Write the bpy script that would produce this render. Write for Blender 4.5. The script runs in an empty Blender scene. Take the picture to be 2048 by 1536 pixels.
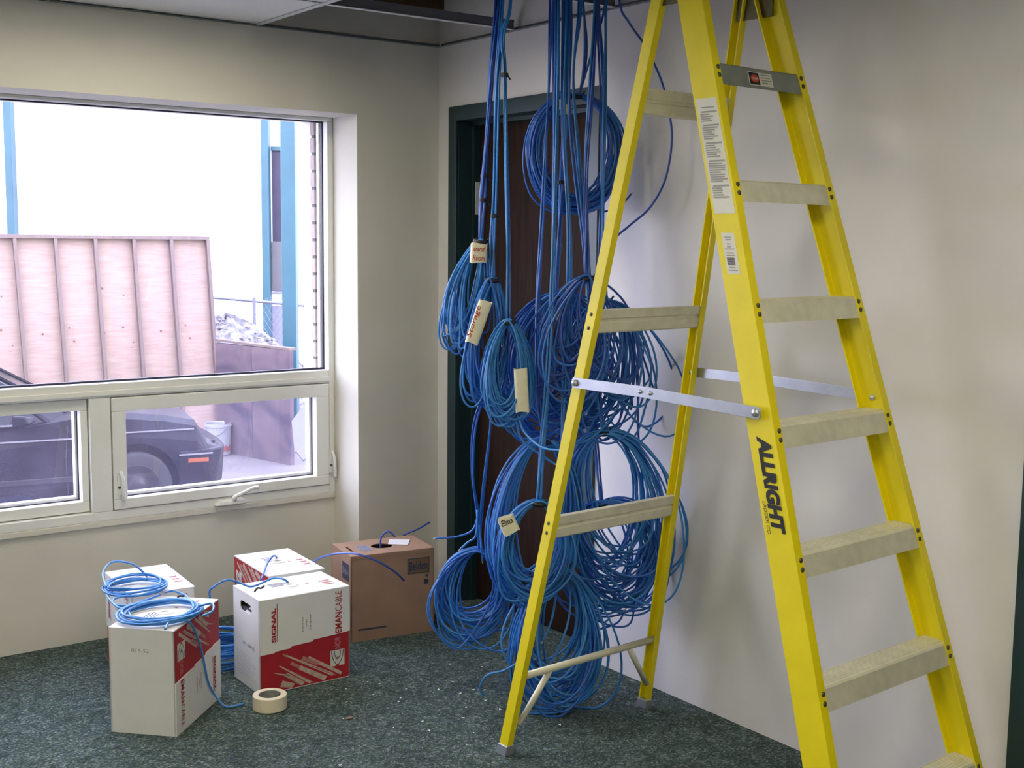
import bpy, bmesh, math, random
import numpy as np
from mathutils import Vector, Matrix
from mathutils.geometry import tessellate_polygon
scene = bpy.context.scene
R = math.radians
rnd = random.Random(11)

# ------------------------------------------------------------------ camera
FPX = 2457.37
CAM = Vector((-2.9777, -4.6112, 1.6104))
FW = Vector((0.58830, 0.80025, -0.11618)).normalized()
RT = Vector((0.80636, -0.59133, 0.01008)).normalized()
UP = RT.cross(FW).normalized()
cam_data = bpy.data.cameras.new('camera')
cam = bpy.data.objects.new('camera', cam_data)
scene.collection.objects.link(cam)
cam_data.sensor_width = 36.0
cam_data.lens = FPX / 2048 * 36.0
cam_data.clip_start = 0.05
cam_data.clip_end = 200
m = Matrix((RT, UP, -FW)).transposed().to_4x4()
m.translation = CAM
cam.matrix_world = m
scene.camera = cam

# ------------------------------------------------------------------ sky (bright overcast) and exposure
SKY = 9.5
world = bpy.data.worlds.new('sky'); scene.world = world
world.use_nodes = True
wn = world.node_tree
bgn = wn.nodes['Background']
tc = wn.nodes.new('ShaderNodeTexCoord'); sepx = wn.nodes.new('ShaderNodeSeparateXYZ')
ramp = wn.nodes.new('ShaderNodeValToRGB')
wn.links.new(tc.outputs['Generated'], sepx.inputs[0])
wn.links.new(sepx.outputs['Z'], ramp.inputs[0])
ramp.color_ramp.elements[0].position = 0.0
ramp.color_ramp.elements[0].color = (0.76, 0.77, 1.0, 1)
ramp.color_ramp.elements[1].position = 0.8
ramp.color_ramp.elements[1].color = (0.66, 0.70, 1.0, 1)
wn.links.new(ramp.outputs[0], bgn.inputs['Color'])
bgn.inputs['Strength'].default_value = SKY
scene.view_settings.view_transform = 'Standard'
scene.view_settings.look = 'None'
scene.view_settings.gamma = 1.0
scene.view_settings.exposure = 0.0
scene.view_settings.use_curve_mapping = False
LAMP = 12.0            # fluorescent ceiling fixtures of the room
LAMP_COL = (1.0, 0.93, 0.72)

# ------------------------------------------------------------------ helpers
def srgb(r, g, b):
    def f(c):
        c /= 255.0
        return c / 12.92 if c <= 0.04045 else ((c + 0.055) / 1.055) ** 2.4
    return (f(r), f(g), f(b), 1.0)

def mat(name, col, rough=0.6, metal=0.0, noise=0.0, nscale=20.0, bump=0.0, bscale=200.0, spec=0.5, coat=0.0):
    mt = bpy.data.materials.new(name); mt.use_nodes = True
    nt = mt.node_tree; b = nt.nodes['Principled BSDF']
    col = tuple(col) if len(col) == 4 else tuple(col) + (1.0,)
    b.inputs['Base Color'].default_value = col
    b.inputs['Roughness'].default_value = rough
    b.inputs['Metallic'].default_value = metal
    b.inputs['Specular IOR Level'].default_value = spec
    b.inputs['Coat Weight'].default_value = coat
    if noise or bump:
        t = nt.nodes.new('ShaderNodeTexCoord')
    if noise:
        n = nt.nodes.new('ShaderNodeTexNoise'); n.inputs['Scale'].default_value = nscale; n.inputs['Detail'].default_value = 5
        nt.links.new(t.outputs['Object'], n.inputs['Vector'])
        r = nt.nodes.new('ShaderNodeValToRGB')
        r.color_ramp.elements[0].position = 0.3; r.color_ramp.elements[1].position = 0.7
        r.color_ramp.elements[0].color = tuple(c * (1 - noise) for c in col[:3]) + (1,)
        r.color_ramp.elements[1].color = tuple(min(1, c * (1 + noise)) for c in col[:3]) + (1,)
        nt.links.new(n.outputs['Fac'], r.inputs[0]); nt.links.new(r.outputs[0], b.inputs['Base Color'])
    if bump:
        n2 = nt.nodes.new('ShaderNodeTexNoise'); n2.inputs['Scale'].default_value = bscale; n2.inputs['Detail'].default_value = 3
        nt.links.new(t.outputs['Object'], n2.inputs['Vector'])
        bp = nt.nodes.new('ShaderNodeBump'); bp.inputs['Strength'].default_value = bump; bp.inputs['Distance'].default_value = 0.004
        nt.links.new(n2.outputs['Fac'], bp.inputs['Height']); nt.links.new(bp.outputs[0], b.inputs['Normal'])
    return mt

def glass_mat(name, dust):
    mt = bpy.data.materials.new(name); mt.use_nodes = True
    nt = mt.node_tree; nt.nodes.clear()
    out = nt.nodes.new('ShaderNodeOutputMaterial')
    tr = nt.nodes.new('ShaderNodeBsdfTransparent'); gl = nt.nodes.new('ShaderNodeBsdfGlossy'); gl.inputs['Roughness'].default_value = 0.02
    lw = nt.nodes.new('ShaderNodeLayerWeight'); lw.inputs['Blend'].default_value = 0.5
    pw = nt.nodes.new('ShaderNodeMath'); pw.operation = 'POWER'; pw.inputs[1].default_value = 5.0
    fr = nt.nodes.new('ShaderNodeMath'); fr.operation = 'MULTIPLY_ADD'; fr.inputs[1].default_value = 0.6; fr.inputs[2].default_value = 0.03
    nt.links.new(lw.outputs['Facing'], pw.inputs[0]); nt.links.new(pw.outputs[0], fr.inputs[0])
    mx = nt.nodes.new('ShaderNodeMixShader')
    nt.links.new(fr.outputs[0], mx.inputs[0]); nt.links.new(tr.outputs[0], mx.inputs[1]); nt.links.new(gl.outputs[0], mx.inputs[2])
    last = mx
    if dust:
        tl = nt.nodes.new('ShaderNodeBsdfTranslucent'); tl.inputs['Color'].default_value = (0.80, 0.72, 0.95, 1)
        tcn = nt.nodes.new('ShaderNodeTexCoord'); nz = nt.nodes.new('ShaderNodeTexNoise'); nz.inputs['Scale'].default_value = 5; nz.inputs['Detail'].default_value = 6
        nt.links.new(tcn.outputs['Object'], nz.inputs['Vector'])
        mr = nt.nodes.new('ShaderNodeMapRange'); mr.inputs['From Min'].default_value = 0.3; mr.inputs['From Max'].default_value = 0.7
        mr.inputs['To Min'].default_value = dust * 0.7; mr.inputs['To Max'].default_value = dust * 1.3
        nt.links.new(nz.outputs['Fac'], mr.inputs['Value'])
        m2 = nt.nodes.new('ShaderNodeMixShader')
        nt.links.new(mr.outputs[0], m2.inputs[0]); nt.links.new(mx.outputs[0], m2.inputs[1]); nt.links.new(tl.outputs[0], m2.inputs[2])
        last = m2
    nt.links.new(last.outputs[0], out.inputs['Surface'])
    return mt

def emit(name, col, s):
    mt = bpy.data.materials.new(name); mt.use_nodes = True
    nt = mt.node_tree; nt.nodes.clear()
    out = nt.nodes.new('ShaderNodeOutputMaterial'); e = nt.nodes.new('ShaderNodeEmission')
    e.inputs['Color'].default_value = tuple(col) + (1,); e.inputs['Strength'].default_value = s
    nt.links.new(e.outputs[0], out.inputs['Surface'])
    return mt

ORG = {}
def link(o):
    scene.collection.objects.link(o); return o

def tag(o, label=None, cat=None, group=None, kind=None):
    if label: o['label'] = label
    if cat: o['category'] = cat
    if group: o['group'] = group
    if kind: o['kind'] = kind
    return o

def empty(name, loc, parent=None):
    o = link(bpy.data.objects.new(name, None)); o.empty_display_size = 0.05
    loc = Vector(loc); ORG[o.name] = loc
    if parent: o.parent = parent; o.location = loc - ORG[parent.name]
    else: o.location = loc
    return o

class MB:
    """collects shapes, builds ONE mesh object"""
    def __init__(s): s.v = []; s.f = []; s.mi = []
    def add(s, vs, fs, mi=0):
        b = len(s.v); s.v += [Vector(p) for p in vs]
        s.f += [tuple(i + b for i in q) for q in fs]; s.mi += [mi] * len(fs); return s
    def box(s, a, b, mi=0):
        (x0, y0, z0), (x1, y1, z1) = [tuple(map(min, zip(a, b))), tuple(map(max, zip(a, b)))]
        return s.hexa([(x0, y0, z0), (x1, y0, z0), (x1, y1, z0), (x0, y1, z0)], [(x0, y0, z1), (x1, y0, z1), (x1, y1, z1), (x0, y1, z1)], mi)
    def hexa(s, lo, hi, mi=0):
        n = len(lo)
        fs = [tuple(range(n))[::-1], tuple(range(n, 2 * n))] + [(i, (i + 1) % n, n + (i + 1) % n, n + i) for i in range(n)]
        return s.add(list(lo) + list(hi), fs, mi)
    def slab(s, quad, thick, mi=0):
        """planar polygon pushed back along minus its normal"""
        q = [Vector(p) for p in quad]
        n = (q[1] - q[0]).cross(q[2] - q[1]).normalized() * thick
        return s.hexa([p - n for p in q], q, mi)
    def tube(s, pts, r, sides=6, cap=True, mi=0, closed=False, flat=None):
        pts = np.array([tuple(p) for p in pts], float); n = len(pts)
        tg = np.roll(pts, -1, 0) - np.roll(pts, 1, 0)
        if not closed: tg[0] = pts[1] - pts[0]; tg[-1] = pts[-1] - pts[-2]
        tg /= np.maximum(np.linalg.norm(tg, axis=1)[:, None], 1e-9)
        ref = np.array([0, 0, 1.0]) if abs(tg[0][2]) < 0.9 else np.array([1.0, 0, 0])
        u = np.cross(tg[0], ref); u /= np.linalg.norm(u)
        rings = []
        for i in range(n):
            u = u - tg[i] * (u @ tg[i]); l = np.linalg.norm(u); u = u / l if l > 1e-9 else u
            w = np.cross(tg[i], u)
            rr = r[i] if hasattr(r, '__len__') else r
            for k in range(sides):
                a = 2 * math.pi * k / sides
                rings.append(tuple(pts[i] + rr * (math.cos(a) * u + math.sin(a) * w)))
        fs = []
        for i in range(n if closed else n - 1):
            j = (i + 1) % n
            for k in range(sides):
                k2 = (k + 1) % sides
                fs.append((i * sides + k, i * sides + k2, j * sides + k2, j * sides + k))
        if cap and not closed:
            fs.append(tuple(range(sides))[::-1]); fs.append(tuple((n - 1) * sides + k for k in range(sides)))
        return s.add(rings, fs, mi)
    def lathe(s, prof, c=(0, 0, 0), seg=32, mi=0, axis=None):
        c = Vector(c); ax = Vector(axis or (0, 0, 1)).normalized()
        u = ax.orthogonal().normalized(); w = ax.cross(u)
        vs = []; n = len(prof)
        for k in range(seg):
            a = 2 * math.pi * k / seg
            d = u * math.cos(a) + w * math.sin(a)
            vs += [c + d * r + ax * z for r, z in prof]
        fs = []
        for k in range(seg):
            k2 = (k + 1) % seg
            for i in range(n - 1):
                fs.append((k * n + i, k2 * n + i, k2 * n + i + 1, k * n + i + 1))
        return s.add(vs, fs, mi)
    def plate(s, O, X, Y, outer, holes, thick, mi=0):
        """flat plate with holes; polygon coordinates in X, Y from O, thickness behind"""
        O, X, Y = Vector(O), Vector(X).normalized(), Vector(Y).normalized(); N = X.cross(Y)
        polys = [outer] + holes
        tess = tessellate_polygon([[Vector((a, b, 0)) for a, b in p] for p in polys])
        flat = [p for q in polys for p in q]; n = len(flat)
        vs = [O + X * a + Y * b for a, b in flat] + [O + X * a + Y * b - N * thick for a, b in flat]
        fs = []
        for t in tess:
            a, b, c = t
            A, B, Cc = [Vector((*flat[i], 0)) for i in t]
            if (B - A).cross(Cc - A).z < 0: a, c = c, a
            fs.append((a, b, c)); fs.append((c + n, b + n, a + n))
        k = 0
        for q in polys:
            for i in range(len(q)):
                i2 = (i + 1) % len(q); fs.append((k + i, k + i2, n + k + i2, n + k + i))
            k += len(q)
        return s.add(vs, fs, mi)
    def build(s, name, mats, parent=None, smooth=False, bevel=0.0, recalc=True):
        if not isinstance(mats, (list, tuple)): mats = [mats]
        vs = np.array([tuple(p) for p in s.v]); lo, hi = vs.min(0), vs.max(0)
        o0 = Vector(((lo[0] + hi[0]) / 2, (lo[1] + hi[1]) / 2, lo[2]))
        me = bpy.data.meshes.new(name)
        me.from_pydata([tuple(p - o0) for p in s.v], [], s.f)
        for mt in mats: me.materials.append(mt)
        me.polygons.foreach_set('material_index', s.mi)
        if recalc or bevel:
            bm = bmesh.new(); bm.from_mesh(me)
            if bevel:
                bmesh.ops.recalc_face_normals(bm, faces=bm.faces)
                ed = [e for e in bm.edges if len(e.link_faces) == 2 and e.calc_face_angle(0) > 0.5]
                bmesh.ops.bevel(bm, geom=ed, offset=bevel, segments=2, affect='EDGES', profile=0.5)
            bmesh.ops.recalc_face_normals(bm, faces=bm.faces)
            bm.to_mesh(me); bm.free()
        if smooth:
            me.polygons.foreach_set('use_smooth', [True] * len(me.polygons))
        me.update()
        o = link(bpy.data.objects.new(name, me)); ORG[o.name] = o0
        if parent: o.parent = parent; o.location = o0 - ORG[parent.name]
        else: o.location = o0
        return o

def spline(pts, seg=10):
    """Catmull-Rom through points"""
    P = [Vector(p) for p in pts]
    if len(P) < 3: return [P[0].lerp(P[-1], i / seg) for i in range(seg + 1)]
    P = [P[0] * 2 - P[1]] + P + [P[-1] * 2 - P[-2]]
    out = []
    for i in range(1, len(P) - 2):
        a, b, c, d = P[i - 1], P[i], P[i + 1], P[i + 2]
        for k in range(seg):
            t = k / seg
            out.append(0.5 * ((2 * b) + (c - a) * t + (2 * a - 5 * b + 4 * c - d) * t * t + (3 * b - a - 3 * c + d) * t ** 3))
    out.append(P[-2]); return out

def text(name, body, O, X, Y, size, mt, parent, bold=0.0, width=None, height=None, shear=0.0, spacing=1.0, align='LEFT', lift=0.0008, depth=0.0003):
    """flat print: lettering standing on a surface at O, reading along X with Y up"""
    cu = bpy.data.curves.new(name, 'FONT'); cu.body = body; cu.size = size; cu.offset = bold; cu.shear = shear
    cu.space_character = spacing; cu.align_x = align; cu.resolution_u = 3; cu.extrude = 0.0
    t = bpy.data.objects.new('tmp', cu); link(t)
    dg = bpy.context.evaluated_depsgraph_get(); dg.update()
    me0 = bpy.data.meshes.new_from_object(t.evaluated_get(dg))
    bpy.data.objects.remove(t)
    X, Y = Vector(X).normalized(), Vector(Y).normalized(); N = X.cross(Y)
    co = [v.co.copy() for v in me0.vertices]
    if not co: return None
    x0, x1 = min(c.x for c in co), max(c.x for c in co); y0, y1 = min(c.y for c in co), max(c.y for c in co)
    sx = width / (x1 - x0) if width else 1.0
    sy = height / (y1 - y0) if height else 1.0
    if align == 'LEFT': ox = x0
    else: ox = (x0 + x1) / 2
    b = MB()
    b.add([Vector(O) + X * ((c.x - ox) * sx) + Y * ((c.y - (y0 if height else 0)) * sy) + N * lift for c in co], [tuple(p.vertices) for p in me0.polygons])
    bpy.data.meshes.remove(me0)
    return b.build(name, mt, parent, recalc=False)

# drape frame of the hanging cables: a vertical plane under the open ceiling cell; n = metres towards the room
ez = Vector((0, 0, 1))
Q0 = Vector((-0.42, -1.03, 0)); DE = Vector((0.8064, -0.5913, 0)).normalized(); DN = Vector((-0.5913, -0.8064, 0)).normalized()
def ray(px, py):
    return (FW + RT * ((px - 1024) / FPX) + UP * ((768 - py) / FPX))
def at(px, py, n):
    d = ray(px, py); t = ((Q0 + DN * n) - CAM).dot(DN) / d.dot(DN)
    return CAM + d * t
def onz(px, py, z=0.0):
    d = ray(px, py); return CAM + d * ((z - CAM.z) / d.z)

# ------------------------------------------------------------------ materials
def wall_mat(name, col):
    mt = mat(name, col, rough=0.75, noise=0.05, nscale=3.0, bump=0.08, bscale=350, spec=0.25)
    return mt
M = {}
M['wall'] = wall_mat('wall_paint', (0.75, 0.73, 0.72))
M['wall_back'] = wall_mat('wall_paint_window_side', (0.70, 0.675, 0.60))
M['tile'] = mat('ceiling_tile', (0.80, 0.79, 0.76), 0.9, noise=0.06, nscale=150, bump=0.3, bscale=250)
M['grid'] = mat('grid_white_metal', (0.72, 0.72, 0.72), 0.4)
M['stem'] = mat('shaded_runner_stem', (0.17, 0.165, 0.19), 0.6)  # shade on the unlit runner stems is put into this dark grey
M['angle'] = mat('grey_wall_angle', (0.16, 0.19, 0.20), 0.5)
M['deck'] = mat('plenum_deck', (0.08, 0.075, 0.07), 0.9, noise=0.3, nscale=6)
M['wood_dark'] = mat('dark_header_wood', (0.10, 0.045, 0.02), 0.8, noise=0.4, nscale=12)
M['vinyl'] = mat('window_vinyl', (0.82, 0.82, 0.78), 0.4, noise=0.03, nscale=8)
M['gasket'] = mat('black_gasket', (0.015, 0.015, 0.04), 0.5)
M['glass'] = glass_mat('window_glass', 0.0)
M['glass_dusty'] = glass_mat('dusty_window_glass', 0.040)
M['green'] = mat('dark_green_frame_paint', (0.014, 0.040, 0.046), 0.4, noise=0.1, nscale=6)
M['leaf'] = None
M['alu'] = mat('ladder_aluminium', (0.68, 0.66, 0.52), 0.45, metal=0.2, noise=0.10, nscale=22, bump=0.05, bscale=120)
M['alu_grey'] = mat('grey_top_step', (0.27, 0.30, 0.27), 0.5, metal=0.4, noise=0.12, nscale=20)
M['steel'] = mat('spreader_steel', (0.50, 0.53, 0.60), 0.36, metal=0.7, noise=0.06, nscale=30)
M['yellow'] = mat('yellow_fibreglass', (0.80, 0.67, 0.002), 0.45, noise=0.05, nscale=9, bump=0.03, bscale=300)
M['rivet'] = mat('dark_rivet', (0.10, 0.09, 0.05), 0.45, metal=0.6)
M['black'] = mat('black_print', (0.012, 0.012, 0.012), 0.5)
M['sticker'] = mat('sticker_white', (0.72, 0.71, 0.62), 0.5)
M['greyprint'] = mat('grey_print', (0.33, 0.33, 0.30), 0.6)
M['card_white'] = mat('white_cardboard', (0.80, 0.79, 0.76), 0.7, noise=0.03, nscale=10)
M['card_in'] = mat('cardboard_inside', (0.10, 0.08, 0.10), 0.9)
M['card_red'] = mat('red_print', (0.42, 0.012, 0.022), 0.6, noise=0.08, nscale=14)
M['red_faint'] = mat('faint_pink_print', (0.50, 0.16, 0.15), 0.65)
M['red_text'] = mat('red_lettering', (0.40, 0.02, 0.02), 0.6)
M['tan_print'] = mat('tan_cable_print', (0.55, 0.42, 0.33), 0.65, noise=0.25, nscale=40)
M['pink_print'] = mat('dull_pink_print', (0.46, 0.20, 0.17), 0.65, noise=0.3, nscale=40)
M['card_brown'] = mat('brown_cardboard', (0.36, 0.22, 0.145), 0.75, noise=0.07, nscale=12)
M['navy'] = mat('navy_print', (0.04, 0.05, 0.09), 0.6)
M['navy_green'] = mat('dark_green_print', (0.06, 0.08, 0.06), 0.6)
M['blueprint'] = mat('blue_grey_print', (0.22, 0.22, 0.30), 0.6, noise=0.3, nscale=60)
M['paper'] = mat('white_paper', (0.85, 0.85, 0.87), 0.6)
M['tape'] = mat('masking_tape', (0.82, 0.74, 0.56), 0.6, noise=0.04, nscale=30)
M['tape_side'] = mat('masking_tape_side', (0.80, 0.76, 0.66), 0.6)
M['core'] = mat('grey_card_core', (0.30, 0.30, 0.29), 0.7, noise=0.2, nscale=50)
M['label_tape'] = mat('tape_label', (0.82, 0.78, 0.60), 0.6, noise=0.06, nscale=40, bump=0.2, bscale=60)
M['red_ink'] = mat('red_ink', (0.45, 0.05, 0.03), 0.6)
M['tie'] = mat('black_cable_tie', (0.008, 0.009, 0.013), 0.5)
M['crimp'] = mat('strand_marker', (0.65, 0.58, 0.35), 0.6)
CBL = [mat('blue_cable_jacket', (0.028, 0.205, 0.59), 0.32, noise=0.18, nscale=6, spec=0.55),
       mat('deep_blue_cable_jacket', (0.020, 0.132, 0.53), 0.32, noise=0.18, nscale=6, spec=0.55),
       mat('violet_blue_cable_jacket', (0.034, 0.085, 0.42), 0.34, noise=0.18, nscale=6, spec=0.5),
       mat('pale_blue_cable_jacket', (0.055, 0.265, 0.68), 0.32, noise=0.12, nscale=6, spec=0.55)]

def carpet_mat():
    mt = bpy.data.materials.new('speckled_carpet'); mt.use_nodes = True
    nt = mt.node_tree; b = nt.nodes['Principled BSDF']; b.inputs['Roughness'].default_value = 0.95; b.inputs['Specular IOR Level'].default_value = 0.1
    t = nt.nodes.new('ShaderNodeTexCoord')
    v = nt.nodes.new('ShaderNodeTexVoronoi'); v.inputs['Scale'].default_value = 170
    nt.links.new(t.outputs['Object'], v.inputs['Vector'])
    sp = nt.nodes.new('ShaderNodeSeparateColor'); nt.links.new(v.outputs['Color'], sp.inputs[0])
    r = nt.nodes.new('ShaderNodeValToRGB'); cr = r.color_ramp; cr.interpolation = 'CONSTANT'
    cols = [(0, (0.048, 0.074, 0.070)), (0.30, (0.085, 0.118, 0.110)), (0.55, (0.130, 0.168, 0.160)), (0.72, (0.080, 0.130, 0.098)), (0.84, (0.20, 0.245, 0.245)), (0.93, (0.10, 0.12, 0.18)), (0.975, (0.26, 0.30, 0.30))]
    while len(cr.elements) < len(cols): cr.elements.new(0.5)
    for e, (p, c) in zip(cr.elements, cols): e.position = p; e.color = c + (1,)
    nt.links.new(sp.outputs[0], r.inputs[0])
    n = nt.nodes.new('ShaderNodeTexNoise'); n.inputs['Scale'].default_value = 22; n.inputs['Detail'].default_value = 6
    nt.links.new(t.outputs['Object'], n.inputs['Vector'])
    mr = nt.nodes.new('ShaderNodeMapRange'); mr.inputs['From Min'].default_value = 0.3; mr.inputs['From Max'].default_value = 0.7; mr.inputs['To Min'].default_value = 0.62; mr.inputs['To Max'].default_value = 1.12
    nt.links.new(n.outputs['Fac'], mr.inputs['Value'])
    mx = nt.nodes.new('ShaderNodeVectorMath'); mx.operation = 'SCALE'
    nt.links.new(r.outputs[0], mx.inputs[0]); nt.links.new(mr.outputs[0], mx.inputs['Scale'])
    nt.links.new(mx.outputs[0], b.inputs['Base Color'])
    bp = nt.nodes.new('ShaderNodeBump'); bp.inputs['Strength'].default_value = 0.7; bp.inputs['Distance'].default_value = 0.006
    nt.links.new(v.outputs['Distance'], bp.inputs['Height']); nt.links.new(bp.outputs[0], b.inputs['Normal'])
    return mt
def wood_mat(name, c0, c1, scale, axis, rough=0.45, knots=False):
    mt = bpy.data.materials.new(name); mt.use_nodes = True
    nt = mt.node_tree; b = nt.nodes['Principled BSDF']; b.inputs['Roughness'].default_value = rough; b.inputs['Specular IOR Level'].default_value = 0.15
    t = nt.nodes.new('ShaderNodeTexCoord'); mp = nt.nodes.new('ShaderNodeMapping'); mp.inputs['Scale'].default_value = axis
    nt.links.new(t.outputs['Object'], mp.inputs['Vector'])
    n = nt.nodes.new('ShaderNodeTexNoise'); n.inputs['Scale'].default_value = scale; n.inputs['Detail'].default_value = 8; n.inputs['Distortion'].default_value = 0.6
    nt.links.new(mp.outputs[0], n.inputs['Vector'])
    r = nt.nodes.new('ShaderNodeValToRGB'); r.color_ramp.elements[0].position = 0.32; r.color_ramp.elements[1].position = 0.68
    r.color_ramp.elements[0].color = c0 + (1,); r.color_ramp.elements[1].color = c1 + (1,)
    nt.links.new(n.outputs['Fac'], r.inputs[0]); last = r.outputs[0]
    if knots:
        v = nt.nodes.new('ShaderNodeTexVoronoi'); v.inputs['Scale'].default_value = 6.0
        nt.links.new(t.outputs['Object'], v.inputs['Vector'])
        k = nt.nodes.new('ShaderNodeValToRGB'); k.color_ramp.elements[0].position = 0.06; k.color_ramp.elements[1].position = 0.10
        k.color_ramp.elements[0].color = (0.45, 0.35, 0.35, 1); k.color_ramp.elements[1].color = (1, 1, 1, 1)
        nt.links.new(v.outputs['Distance'], k.inputs[0])
        mx = nt.nodes.new('ShaderNodeMix'); mx.data_type = 'RGBA'; mx.blend_type = 'MULTIPLY'; mx.inputs[0].default_value = 1
        nt.links.new(last, mx.inputs[6]); nt.links.new(k.outputs[0], mx.inputs[7]); last = mx.outputs[2]
    nt.links.new(last, b.inputs['Base Color'])
    return mt
M['carpet'] = carpet_mat()
M['leaf'] = wood_mat('brown_door_veneer', (0.014, 0.007, 0.0045), (0.032, 0.015, 0.009), 6, (12, 12, 0.8), 0.7)
M['ply'] = wood_mat('plywood', (0.315, 0.222, 0.185), (0.370, 0.278, 0.235), 4, (1, 1, 10), 0.7, knots=True)
M['stud'] = wood_mat('pale_stud_wood', (0.160, 0.118, 0.107), (0.193, 0.149, 0.138), 5, (8, 8, 0.8), 0.7)
M['ply_grey'] = wood_mat('weathered_form_plywood', (0.070, 0.056, 0.080), (0.190, 0.135, 0.140), 1.3, (1, 1, 2), 0.8)
M['teal'] = mat('teal_steel_paint', (0.030, 0.094, 0.121), 0.4, noise=0.15, nscale=2)
M['facade'] = mat('white_metal_siding', (0.90, 0.91, 0.92), 0.5)
M['concrete'] = mat('concrete_yard', (0.135, 0.118, 0.120), 0.9, noise=0.2, nscale=1.5)
M['car'] = mat('dark_blue_car_paint', (0.007, 0.006, 0.012), 0.35, spec=0.15, coat=0.05)
M['trimpl'] = mat('black_bumper_plastic', (0.010, 0.009, 0.014), 0.45)
M['chrome'] = mat('bright_trim', (0.413, 0.418, 0.440), 0.2, metal=0.9)
M['carglass'] = mat('dark_car_glass', (0.01, 0.01, 0.015), 0.15, spec=0.25)
M['tyre'] = mat('tyre_rubber', (0.014, 0.014, 0.015), 0.8)
M['hub'] = mat('wheel_cover', (0.028, 0.028, 0.033), 0.35, metal=0.6)
M['amber'] = mat('amber_marker', (0.248, 0.055, 0.011), 0.35)
M['bucket'] = mat('white_bucket_plastic', (0.303, 0.303, 0.308), 0.45)
M['redlab'] = mat('bucket_red_print', (0.275, 0.072, 0.072), 0.5)
M['gravel'] = mat('gravel_stone', (0.19, 0.18, 0.19), 0.9, noise=0.6, nscale=14)
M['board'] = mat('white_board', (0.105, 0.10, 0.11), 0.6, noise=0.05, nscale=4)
M['brick'] = mat('pale_pink_brick', (0.40, 0.33, 0.33), 0.85, noise=0.12, nscale=20)
M['galv'] = mat('galvanised_wire', (0.165, 0.165, 0.220), 0.5, metal=0.3)
M['purple'] = mat('purple_grey_door', (0.041, 0.034, 0.061), 0.6, noise=0.15, nscale=3)
M['lens'] = emit('lit_fluorescent_lens', LAMP_COL, LAMP)

# ------------------------------------------------------------------ the room
H = 2.44; D = 0.2234; XR = -0.408; ZH = 2.1275; ZS = 0.483
XW = -3.55; XL = -5.3; YF = -7.2
f = MB().box((XL, YF, -0.12), (0.16, D + 0.10, 0.0)).build('floor', M['carpet']); tag(f, kind='structure')
b = MB()
b.box((XR, 0, 0), (0.16, 0.50, 3.2)).box((XL, 0, ZH), (XR, 0.50, 3.2)).box((XW, D, 0), (XR, 0.50, ZS)).box((XL, 0, 0), (XW, 0.50, ZH))
w = b.build('wall_back', M['wall_back']); tag(w, kind='structure')
# right wall with two door openings
D1A, D1B, DZ = -0.094, -1.0987, 2.177
D2A, D2B = -2.8455, -3.86
b = MB()
for y0, y1, z0, z1 in ((0, D1A - .02, 0, 3.2), (D1A - .02, D1B + .02, DZ - .02, 3.2), (D1B + .02, D2A - .02, 0, 3.2), (D2A - .02, D2B + .02, DZ - .02, 3.2), (D2B + .02, YF, 0, 3.2)):
    b.box((0, y0, z0), (0.16, y1, z1))
w = b.build('wall_right', M['wall']); tag(w, kind='structure')
w = MB().box((XL - 0.15, YF - 0.15, 0), (XL, 0.5, 3.2)).build('wall_left', M['wall']); tag(w, kind='structure')
w = MB().box((XL, YF - 0.15, 0), (0.16, YF, 3.2)).build('wall_front', M['wall']); tag(w, kind='structure')
# room behind the door wall (closes the openings off)
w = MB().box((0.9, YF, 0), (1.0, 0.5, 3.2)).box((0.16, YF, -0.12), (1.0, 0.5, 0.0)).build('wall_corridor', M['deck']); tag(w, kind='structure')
# deck above the plenum
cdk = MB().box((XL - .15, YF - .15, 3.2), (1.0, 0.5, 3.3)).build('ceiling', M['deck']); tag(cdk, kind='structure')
# dark timber header on the back wall above the grid
t_ = MB().box((-0.36, -0.04, 2.555), (0, 0, 2.84)).build('trim_3', M['wood_dark']); tag(t_, kind='structure')

# suspended grid: runners and tiles
gx = [0.0, -0.857, -2.077, -3.297, -4.517, XL]
gy = [0.0, -0.567, -1.177, -1.787, -2.397, -3.007, -3.617, -4.227, -4.837, -5.447, -6.057, -6.667, YF]
grid = empty('ceiling_grid', (-2.6, -3.6, H)); tag(grid, kind='structure')
def tee(a, b_, axis):
    t = MB()
    if axis == 'x':
        t.box((a[0], a[1] - .012, H), (b_[0], a[1] + .012, H + .002)).box((a[0], a[1] - .0015, H + .002), (b_[0], a[1] + .0015, H + .032), 1).box((a[0], a[1] - .004, H + .032), (b_[0], a[1] + .004, H + .038), 1)
    else:
        t.box((a[0] - .012, a[1], H), (a[0] + .012, b_[1], H + .002)).box((a[0] - .0015, a[1], H + .002), (a[0] + .0015, b_[1], H + .032), 1).box((a[0] - .004, a[1], H + .032), (a[0] + .004, b_[1], H + .038), 1)
    return t.build('runner', [M['grid'], M['stem']], grid)
for i, x in enumerate(gx[1:-1]):
    tee((x, 0 - .002), (x, YF), 'y')
for y in gy[1:-1]:
    xs = [0.0 - .002] + gx[1:]
    for x0, x1 in zip(xs[:-1], xs[1:]):
        if x0 > -0.5 and -2.5 < y < -1.3: continue          # runners taken out over the ladder
        tee((x0 - .013, y), (x1 + .013, y), 'x')
lamp_cells = {(1, 1), (1, 5), (3, 3), (3, 7), (1, 9), (3, 11)}
for i in range(len(gx) - 1):
    for j in range(len(gy) - 1):
        if (i, j) in lamp_cells: continue
        if i == 0 and j < 4: continue                         # tiles taken out for the cabling
        MB().box((gx[i] - .004, gy[j] - .004, H + .004), (gx[i + 1] + .004, gy[j + 1] + .004, H + .018)).build('ceiling_tile', M['tile'], grid)
seen_lamp = True
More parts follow.
